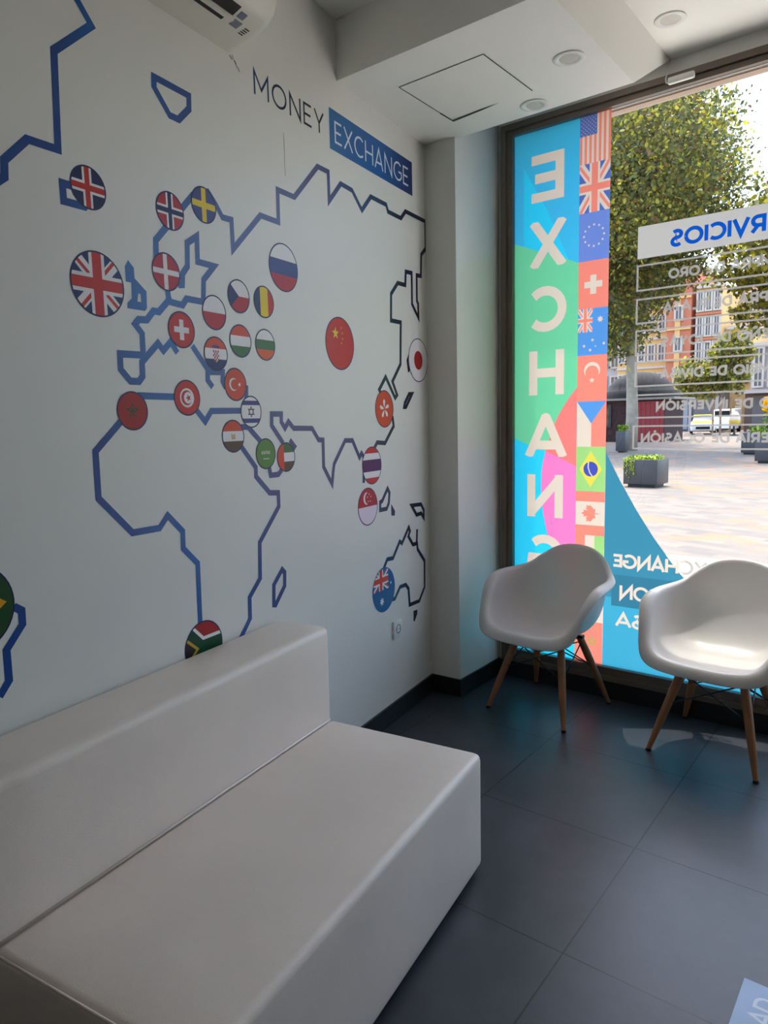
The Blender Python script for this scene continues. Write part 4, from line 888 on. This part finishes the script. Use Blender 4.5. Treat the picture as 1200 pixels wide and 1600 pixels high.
def leaf_bm(bm, c, s, mi, rnd):
    a = Vector((rnd.uniform(-1, 1), rnd.uniform(-1, 1), rnd.uniform(-1, 1))).normalized(); b = a.orthogonal().normalized(); b = Matrix.Rotation(rnd.uniform(0, 6.28), 3, a) @ b; d = a.cross(b)
    k = [(0, -1), (.7, -.2), (.45, .6), (0, 1), (-.6, .5), (-.6, -.3)]
    f = bm.faces.new([bm.verts.new(c + b * (x * s) + d * (y * s) + a * (.12 * s * abs(x))) for x, y in k]); f.material_index = mi
def crown_bm(blobs, n, size, seed, bias=None):
    rnd = random.Random(seed); bm = bmesh.new(); tot = sum(b[1][0] * b[1][1] * b[1][2] for b in blobs)
    for (c, r) in blobs:
        c = Vector(c); m = int(n * r[0] * r[1] * r[2] / tot)
        # small clusters give a lumpy outline
        cl = []
        for _ in range(max(6, m // 26)):
            v = Vector((rnd.gauss(0, 1), rnd.gauss(0, 1), rnd.gauss(0, 1))).normalized() * (rnd.uniform(.35, 1.0) ** .5)
            cl.append(Vector((v.x * r[0], v.y * r[1], v.z * r[2])))
        for i in range(m):
            q = rnd.choice(cl); cs = .17 * min(r)
            p = c + q + Vector((rnd.gauss(0, cs), rnd.gauss(0, cs), rnd.gauss(0, cs)))
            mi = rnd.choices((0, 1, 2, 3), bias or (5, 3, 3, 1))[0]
            leaf_bm(bm, p, size * rnd.uniform(.6, 1.3), mi, rnd)
    return bm
def tree(name, x, y, trunk_r, trunk_h, blobs, n, size, seed, label, bias=None, group='street trees on the square', limbs=5):
    e = empty(name, (x, y, ZG)); tag(e, label, 'tree', group)
    bm = bmesh.new(); rnd = random.Random(seed + 1)
    tube(bm, [(0, 0, 0), (.03, .02, trunk_h * .3), (-.04, 0, trunk_h * .7), (0, 0, trunk_h)], [trunk_r * 1.1, trunk_r, trunk_r * .85, trunk_r * .75], 14)
    top = Vector((0, 0, trunk_h))
    obj('trunk', bm, BARK, e, smooth=True)
    bm = bmesh.new()
    for k in range(limbs):
        c, r = blobs[k % len(blobs)]; tgt = Vector(c) + Vector((rnd.uniform(-.5, .5) * r[0], rnd.uniform(-.5, .5) * r[1], rnd.uniform(-.2, .3) * r[2]))
        tube(bm, [top - Vector((0, 0, .2)), top.lerp(tgt, .45) + Vector((0, 0, .3)), tgt], [trunk_r * .45, trunk_r * .28, trunk_r * .08], 8)
    obj('branches', bm, BARK, e, smooth=True)
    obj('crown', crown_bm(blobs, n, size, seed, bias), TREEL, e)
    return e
tree('plane_tree', -11.2, 33.0, .27, 5.4, [((.2, 0, 12.0), (3.7, 3.4, 4.4)), ((-2.6, 0, 12.4), (4.0, 3.6, 5.0)), ((-1.1, 0, 7.2), (2.2, 2.2, 3.0)), ((2.7, 0, 10.6), (2.1, 2.1, 2.3)), ((1.1, 0, 7.9), (2.0, 1.8, 1.2)), ((-.2, -.2, 5.6), (1.25, 1.3, 1.2)), ((1.6, -4.6, 11.2), (3.3, 3.0, 3.2))], 100000, .08, 11, 'big dark green plane tree filling the upper half of the window view', bias=(5, 3, 3, 1.3))  # last crown clump added towards the window to shade the square
tree('plane_tree', -6.2, 38.0, .2, 5.2, [((-1.3, 0, 8.7), (1.7, 1.6, 1.3)), ((-.8, 0, 6.9), (1.2, 1.3, 1.6)), ((.8, 0, 8.0), (1.6, 1.6, 2.2)), ((2.6, -3.5, 9.5), (3.2, 3.2, 2.2))], 15000, .12, 29, 'yellow-green sunlit tree reaching in from the right edge above the flowers', bias=(4, 6, 1, 1))  # last crown clump put in to shade the ground further right
tree('plane_tree', -16.4, 40.5, .3, 5.4, [((0, 0, 11.0), (5.0, 4.8, 3.6)), ((2.4, .5, 9.0), (2.6, 2.6, 1.6))], 16000, .16, 61, 'plane tree added behind the window decal to shade the kiosk')  # invented tree, put in for its shade on the kiosk and far square
tree('young_tree', -12.75, 57.0, .07, 3.0, [((-1.4, 0, 4.2), (1.9, 1.5, 1.3)), ((.7, 0, 6.2), (1.5, 1.3, 1.2)), ((.7, 0, 4.4), (1.2, 1.1, 1.2))], 7000, .13, 31, 'young staked tree with thin trunk in front of the grey shops', bias=(5, 4, 2, 1))
STAKE = mat('wood_stake', srgb(150, 120, 92), .7)
for i, (x, y) in enumerate(((-13.15, 56.6), (-12.3, 55.2), (-11.95, 56.6))):
    bm = bmesh.new(); tube(bm, [(x, y, ZG), (x, y, 2.6)], .06, 8); tag(obj('tree_stake', bm, STAKE), 'thin wooden stake beside the young tree', 'stake', 'wooden stakes beside the young tree')

def planter(x, y, w, d, h, rz, label, kind, seed):
    e = empty('planter_box', (x, y, ZG), rz); tag(e, label, 'planter')
    bm = bmesh.new(); box(bm, -w / 2, w / 2, -d / 2, d / 2, .07, h); bmesh.ops.bevel(bm, geom=bm.edges[:], offset=.012, segments=2, affect='EDGES', profile=.5)
    top = max(bm.faces, key=lambda f: f.calc_center_median().z); r = bmesh.ops.inset_region(bm, faces=[top], thickness=.035); bmesh.ops.translate(bm, verts=top.verts, vec=(0, 0, -.06))
    obj('box', bm, PLANTER, e, angle=40)
    bm = bmesh.new(); box(bm, -w / 2 + .08, w / 2 - .08, -d / 2 + .08, d / 2 - .08, 0, .07); obj('plinth', bm, BLACK, e)
    rnd = random.Random(seed); bm = bmesh.new(); c3 = Vector((0, 0, 0))
    if kind == 'trailing':
        for i in range(420):
            p = Vector((rnd.uniform(-w * .46, w * .42), rnd.uniform(-d * .44, d * .44), h + rnd.uniform(-.02, .07)))
            leaf_bm(bm, p, rnd.uniform(.02, .045), 0 if rnd.random() < .6 else 1, rnd)
        for s in range(5):
            x0 = -w * .47 + s * .058
            for i in range(16): leaf_bm(bm, Vector((x0 + rnd.uniform(-.02, .02), -d / 2 - .02, h + .03 - i * .018 * (1 + (s % 3) * .45))), rnd.uniform(.016, .03), 0, rnd)
        mats = [LEAFY, LEAFG]
    elif kind == 'flowers':
        for i in range(700):
            a = rnd.uniform(0, 6.28); r_ = rnd.uniform(0, .42) ** .8; z = rnd.uniform(0, .9); p = Vector((r_ * math.cos(a) * w, r_ * math.sin(a) * d, h + z * (.75 + .2 * math.cos(a * 2))))
            leaf_bm(bm, p, rnd.uniform(.035, .08), 1 if rnd.random() < .8 else 0, rnd)
        mats = [LEAFY, LEAFG]
    else:
        for i in range(260): leaf_bm(bm, Vector((rnd.uniform(-w * .4, w * .4), rnd.uniform(-d * .4, d * .4), h + rnd.uniform(-.02, .25))), rnd.uniform(.03, .07), 1 if rnd.random() < .6 else 0, rnd)
        mats = [LEAFY, LEAFG]
    pl = obj('foliage', bm, mats, e); 
    if kind == 'flowers':
        bm = bmesh.new()
        for i in range(620):
            a = rnd.uniform(0, 6.28); r_ = .60 * rnd.uniform(0, 1) ** .5; p = Vector((r_ * math.cos(a) * w * .8, r_ * math.sin(a) * d * .8, h + 1.05 + rnd.gauss(0, .17)))
            leaf_bm(bm, p, rnd.uniform(.05, .09), 0, rnd)
        obj('blossoms', bm, BLOOM, e)
    bm = bmesh.new(); box(bm, -w / 2 + .04, w / 2 - .04, -d / 2 + .04, d / 2 - .04, h - .07, h - .03); obj('soil', bm, SOIL, e)
    return e
planter(-5.22, 16.45, .78, .72, .64, math.radians(-3), 'dark square planter with lime trailing plants, alone in the sun', 'trailing', 41)
planter(-5.10, 30.9, 1.7, 1.2, .85, math.radians(-4), 'dark planter box with low green plants, rear one at the right edge', 'low', 43)
planter(-3.85, 25.8, 1.3, 1.2, .85, math.radians(-8), 'dark planter box with tall yellow flowers at the right edge', 'flowers', 47)
planter(-10.95, 31.2, .42, .6, .95, 0, 'narrow dark planter box at the foot of the big plane tree', 'low', 53)

# kiosk with a domed roof
DOME = mat('kiosk_dome', srgb(40, 38, 40), .9, noise=.15, nscale=1.5); KWALL = mat('kiosk_wall', srgb(56, 28, 30), .8); REDD = mat('kiosk_red_shutter', srgb(150, 36, 44), .5)
ke = empty('kiosk', (-15.3, 45.6, ZG)); tag(ke, 'street kiosk with dark domed roof and red shutter behind the tree', 'kiosk')
bm = bmesh.new(); box(bm, -3.6, 2.35, -1.6, 2.4, 0, 2.55); obj('body', bm, KWALL, ke)
bm = bmesh.new(); box(bm, -3.9, 3.0, -2.0, 2.7, 2.55, 2.68); obj('eave', bm, mat('kiosk_eave', srgb(150, 142, 132), .6), ke)
bm = bmesh.new(); prf = [(2.4, 0), (2.4, .45), (2.05, .5), (1.95, .8), (1.6, 1.2), (1.1, 1.5), (.5, 1.66), (.0001, 1.7)]; lathe(bm, prf, (.15, .6, 2.68), 32); obj('dome_roof', bm, DOME, ke, smooth=True)
bm = bmesh.new(); box(bm, .62, 2.32, -1.66, -1.60, .05, 2.45)
for i in range(6): box(bm, .66 + i * .28, .69 + i * .28, -1.69, -1.66, .05, 2.45)
obj('red_shutter', bm, REDD, ke)
bm = bmesh.new(); box(bm, -2.6, -.9, -1.68, -1.60, .9, 2.3); obj('poster_case', bm, mat('poster_frame', srgb(44, 44, 50), .4), ke)
bm = bmesh.new(); box(bm, -2.45, -1.05, -1.70, -1.68, 1.0, 2.15)
rnd = random.Random(5)
obj('poster', bm, mat('poster_print', srgb(112, 70, 44), .4, noise=.7, nscale=3.5), ke)

# buildings round the square
WH = mat('white_trim', srgb(198, 184, 170), .6); WIN_D = mat('far_window', srgb(104, 98, 98), .4); OR = mat('orange_render', srgb(222, 134, 92), .8); YE = mat('yellow_render', srgb(222, 176, 112), .8); PK_ = mat('pink_render', srgb(232, 196, 186), .8)
GR_ = mat('grey_render', srgb(176, 168, 168), .8); SHOP = mat('shopfront_dark', srgb(92, 88, 92), .5); REDW = mat('brick_red_render', srgb(196, 116, 84), .8)
def building(name, x, y, w, d, h, mw, label, floors, cols, z0=4.0, band=None, rz=0.0, ww=1.0, wh=1.7, strips=()):
    e = empty(name, (x, y, ZG), rz); tag(e, label, 'building', None)
    bm = bmesh.new(); box(bm, 0, w, 0, d, 0, h); obj('wall', bm, mw, e)
    bm = bmesh.new(); box(bm, -.06, w + .06, -.3, d, h, h + .35); obj('cornice', bm, WH, e)
    for (sx0, sx1, sm) in strips:
        bm = bmesh.new(); box(bm, sx0, sx1, -.12, 0, z0 - .3, h - .05); obj('facade_strip', bm, sm, e)
    fh = (h - z0) / floors
    for f_ in range(floors):
        if band:
            bm = bmesh.new(); box(bm, 0, w, -.2, 0, z0 + f_ * fh - .12, z0 + f_ * fh + .1); obj('string_course', bm, band, e)
        for c_ in range(cols):
            cx = w * (c_ + .5) / cols; cz = z0 + f_ * fh + fh * .5
            bm = bmesh.new(); framebars(bm, cx - ww / 2 - .18, cx + ww / 2 + .18, cz - wh / 2 - .15, cz + wh / 2 + .15, .18, .15, .15, -.22, 0); fo = obj('window', bm, WH, e)
            bm = bmesh.new(); box(bm, cx - ww / 2, cx + ww / 2, -.14, -.1 + .08, cz - wh / 2, cz + wh / 2); box(bm, cx - .04, cx + .04, -.17, -.14, cz - wh / 2, cz + wh / 2, 1); obj('pane', bm, [WIN_D, WH], fo)
    return e
building('apartment_building', -27.4, 76, 5.1, 10, 12.4, YE, 'yellow apartment block with white framed windows behind the kiosk', 3, 5, z0=3.6, band=WH, ww=.5, wh=1.5)
building('apartment_building', -34.5, 78, 6.8, 10, 12.0, GR_, 'grey building left of the big trunk above the kiosk roof', 3, 5, z0=3.6, ww=.7)
building('apartment_building', -21.8, 74, 2.3, 10, 16.0, REDW, 'narrow brick red tower block rising behind the ORO lettering', 4, 1, z0=4, band=YE, ww=.5, wh=1.2, strips=((.8, 1.3, YE),))
building('apartment_building', -19.1, 74.2, 2.3, 10, 13.6, YE, 'ochre block with white bay windows right of the brick red tower', 4, 3, z0=4, band=REDW, ww=.36, wh=1.7)
building('apartment_building', -17.6, 86, 5.2, 8, 15.0, PK_, 'pale pink house set back behind the ochre block', 3, 3, ww=.7)
building('apartment_building', -16.4, 75.4, 2.2, 8, 9.6, YE, 'low yellow house between the ochre block and the grey building', 2, 2, z0=4, ww=.4)
building('apartment_building', -12.9, 68.2, 14, 10, 7.2, GR_, 'grey white building with tall narrow windows at the right edge', 2, 12, z0=3.7, ww=.55, wh=1.4)
# low shops
e = empty('shop_row', (-20.6, 69.4, ZG)); tag(e, 'row of low dark grey shopfronts under the apartment blocks', 'shops')
bm = bmesh.new(); box(bm, 0, 5.0, 0, 3.8, 0, 3.9); obj('wall', bm, SHOP, e)
bm = bmesh.new(); box(bm, -.1, 5.1, -.7, 0, 3.4, 3.7); obj('canopy', bm, GR_, e)
for i in range(2):
    bm = bmesh.new(); box(bm, .5 + i * 2.3, 2.3 + i * 2.3, -.08, 0, .2, 3.2); obj('shop_window', bm, WIN_D if i % 2 else mat('shop_glass', srgb(140, 146, 156), .3), e)
    bm = bmesh.new(); box(bm, 2.38 + i * 2.3, 2.62 + i * 2.3, -.14, 0, 0, 3.6); obj('pillar', bm, GR_, e)
e = empty('shop_row', (-12.9, 66.2, ZG)); tag(e, 'brown shopfronts with a pale canopy below the grey white building', 'shops')
bm = bmesh.new(); box(bm, 0, 13, 0, 1.6, 0, 3.2); obj('wall', bm, mat('shop_brown', srgb(96, 74, 68), .6), e)
bm = bmesh.new(); box(bm, -.3, 13, -1.0, .1, 3.2, 3.5); obj('canopy', bm, GR_, e)
for i in range(4): bm = bmesh.new(); box(bm, .6 + i * 3, 2.6 + i * 3, -.06, 0, .3, 3.0); obj('shop_window', bm, WIN_D, e)
for i in range(4): bm = bmesh.new(); box(bm, 2.8 + i * 3, 3.1 + i * 3, -.1, 0, 0, 3.2); obj('pillar', bm, GR_, e)

# parked car seen from the front, a closed parasol, a lamp post
CARW = mat('car_white', srgb(232, 234, 236), .25, coat=.5); CARY = mat('car_lime', srgb(204, 214, 60), .3); CARG = mat('car_glass', srgb(30, 34, 38), .1); TYRE = mat('tyre', srgb(22, 22, 22), .8)
ce = empty('car', (-14.75, 60.3, ZG), math.radians(14)); tag(ce, 'white and lime patrol car parked before the grey shops', 'car')
def hull(bm, secs):
    rs = [[bm.verts.new(p) for p in s] for s in secs]
    for i in range(len(rs) - 1):
        for j in range(len(rs[0])): bm.faces.new((rs[i][j], rs[i][(j + 1) % len(rs[0])], rs[i + 1][(j + 1) % len(rs[0])], rs[i + 1][j]))
    bm.faces.new(rs[0][::-1]); bm.faces.new(rs[-1])
def sec(y, w, z0, z1, r=.1): return [(-w, y, z0), (w, y, z0), (w + .03, y, (z0 + z1) / 2), (w - r * .5, y, z1 - r * .3), (w - r * 1.6, y, z1), (-w + r * 1.6, y, z1), (-w + r * .5, y, z1 - r * .3), (-w - .03, y, (z0 + z1) / 2)]
bm = bmesh.new(); hull(bm, [sec(-2.15, .72, .35, .7), sec(-2.05, .86, .28, .85), (sec(-1.2, .9, .24, 1.0)), sec(0, .91, .24, 1.04), sec(1.6, .9, .26, 1.02), sec(2.1, .84, .32, .95)]); bmesh.ops.bevel(bm, geom=bm.edges[:], offset=.03, segments=2, affect='EDGES'); obj('body', bm, CARW, ce, angle=45)
bm = bmesh.new(); hull(bm, [sec(-.95, .80, .98, 1.03, .05), sec(-.35, .70, .98, 1.46), sec(1.0, .70, .98, 1.50), sec(1.75, .78, .98, 1.05, .05)]); obj('cabin_glass', bm, CARG, ce, angle=45)
bm = bmesh.new(); hull(bm, [sec(-.30, .67, 1.44, 1.49, .04), sec(.95, .67, 1.48, 1.54, .04)]); obj('roof', bm, CARY, ce, angle=45)
bm = bmesh.new(); hull(bm, [sec(-2.0, .70, .84, .90, .04), sec(-1.0, .78, .98, 1.05, .04)]); obj('bonnet', bm, CARY, ce, angle=45)
bm = bmesh.new(); box(bm, -.5, .5, -2.19, -2.12, .42, .62); obj('grille', bm, TYRE, ce)
for s in (-1, 1): bm = bmesh.new(); box(bm, s * .65 - .14, s * .65 + .14, -2.14, -2.03, .62, .78); obj('headlight', bm, WH, ce)
for sx in (-1, 1):
    for yy in (-1.35, 1.35): bm = bmesh.new(); tube(bm, [(sx * .72, yy, .31), (sx * .93, yy, .31)], .31, 20); obj('wheel', bm, TYRE, ce, angle=40)
pe = empty('parasol', (-11.45, 55.6, ZG)); tag(pe, 'half closed cream and yellow cafe parasol on a dark base', 'parasol')
bm = bmesh.new(); lathe(bm, [(.0001, 1.75), (.15, 1.7), (.34, 1.45), (.38, 1.1), (.3, .85), (.2, .7), (.1, .68)], seg=16); obj('canopy', bm, mat('parasol_cream', srgb(232, 212, 190), .8), pe, smooth=True)
bm = bmesh.new(); lathe(bm, [(.375, 1.15), (.385, 1.0), (.33, .85), (.27, .8)], seg=16); obj('yellow_hem', bm, mat('parasol_yellow', srgb(226, 190, 80), .8), pe, smooth=True)
bm = bmesh.new(); tube(bm, [(0, 0, .1), (0, 0, 1.7)], .03, 8); obj('pole', bm, BLACK, pe)
bm = bmesh.new(); lathe(bm, [(.36, 0), (.33, .06), (.1, .1), (.05, .25), (.0001, .25)], seg=20); obj('base', bm, BLACK, pe, angle=40)
be = empty('delivery_van', (-14.3, 66.0, ZG)); tag(be, 'small white van partly hidden by the stakes beside the patrol car', 'van')
bm = bmesh.new(); hull(bm, [sec(-1.9, .8, .35, .95), sec(-1.7, .88, .3, 1.15), sec(-1.2, .9, .3, 1.25), sec(-.6, .86, .3, 1.95), sec(1.9, .88, .3, 2.0)]); obj('body', bm, CARW, be, angle=45)
bm = bmesh.new(); box(bm, -.66, .66, -1.12, -.86, 1.32, 1.82); obj('windscreen', bm, CARG, be)
for sx in (-1, 1):
    for yy in (-1.2, 1.2): bm = bmesh.new(); tube(bm, [(sx * .7, yy, .31), (sx * .92, yy, .31)], .31, 18); obj('wheel', bm, TYRE, be, angle=40)
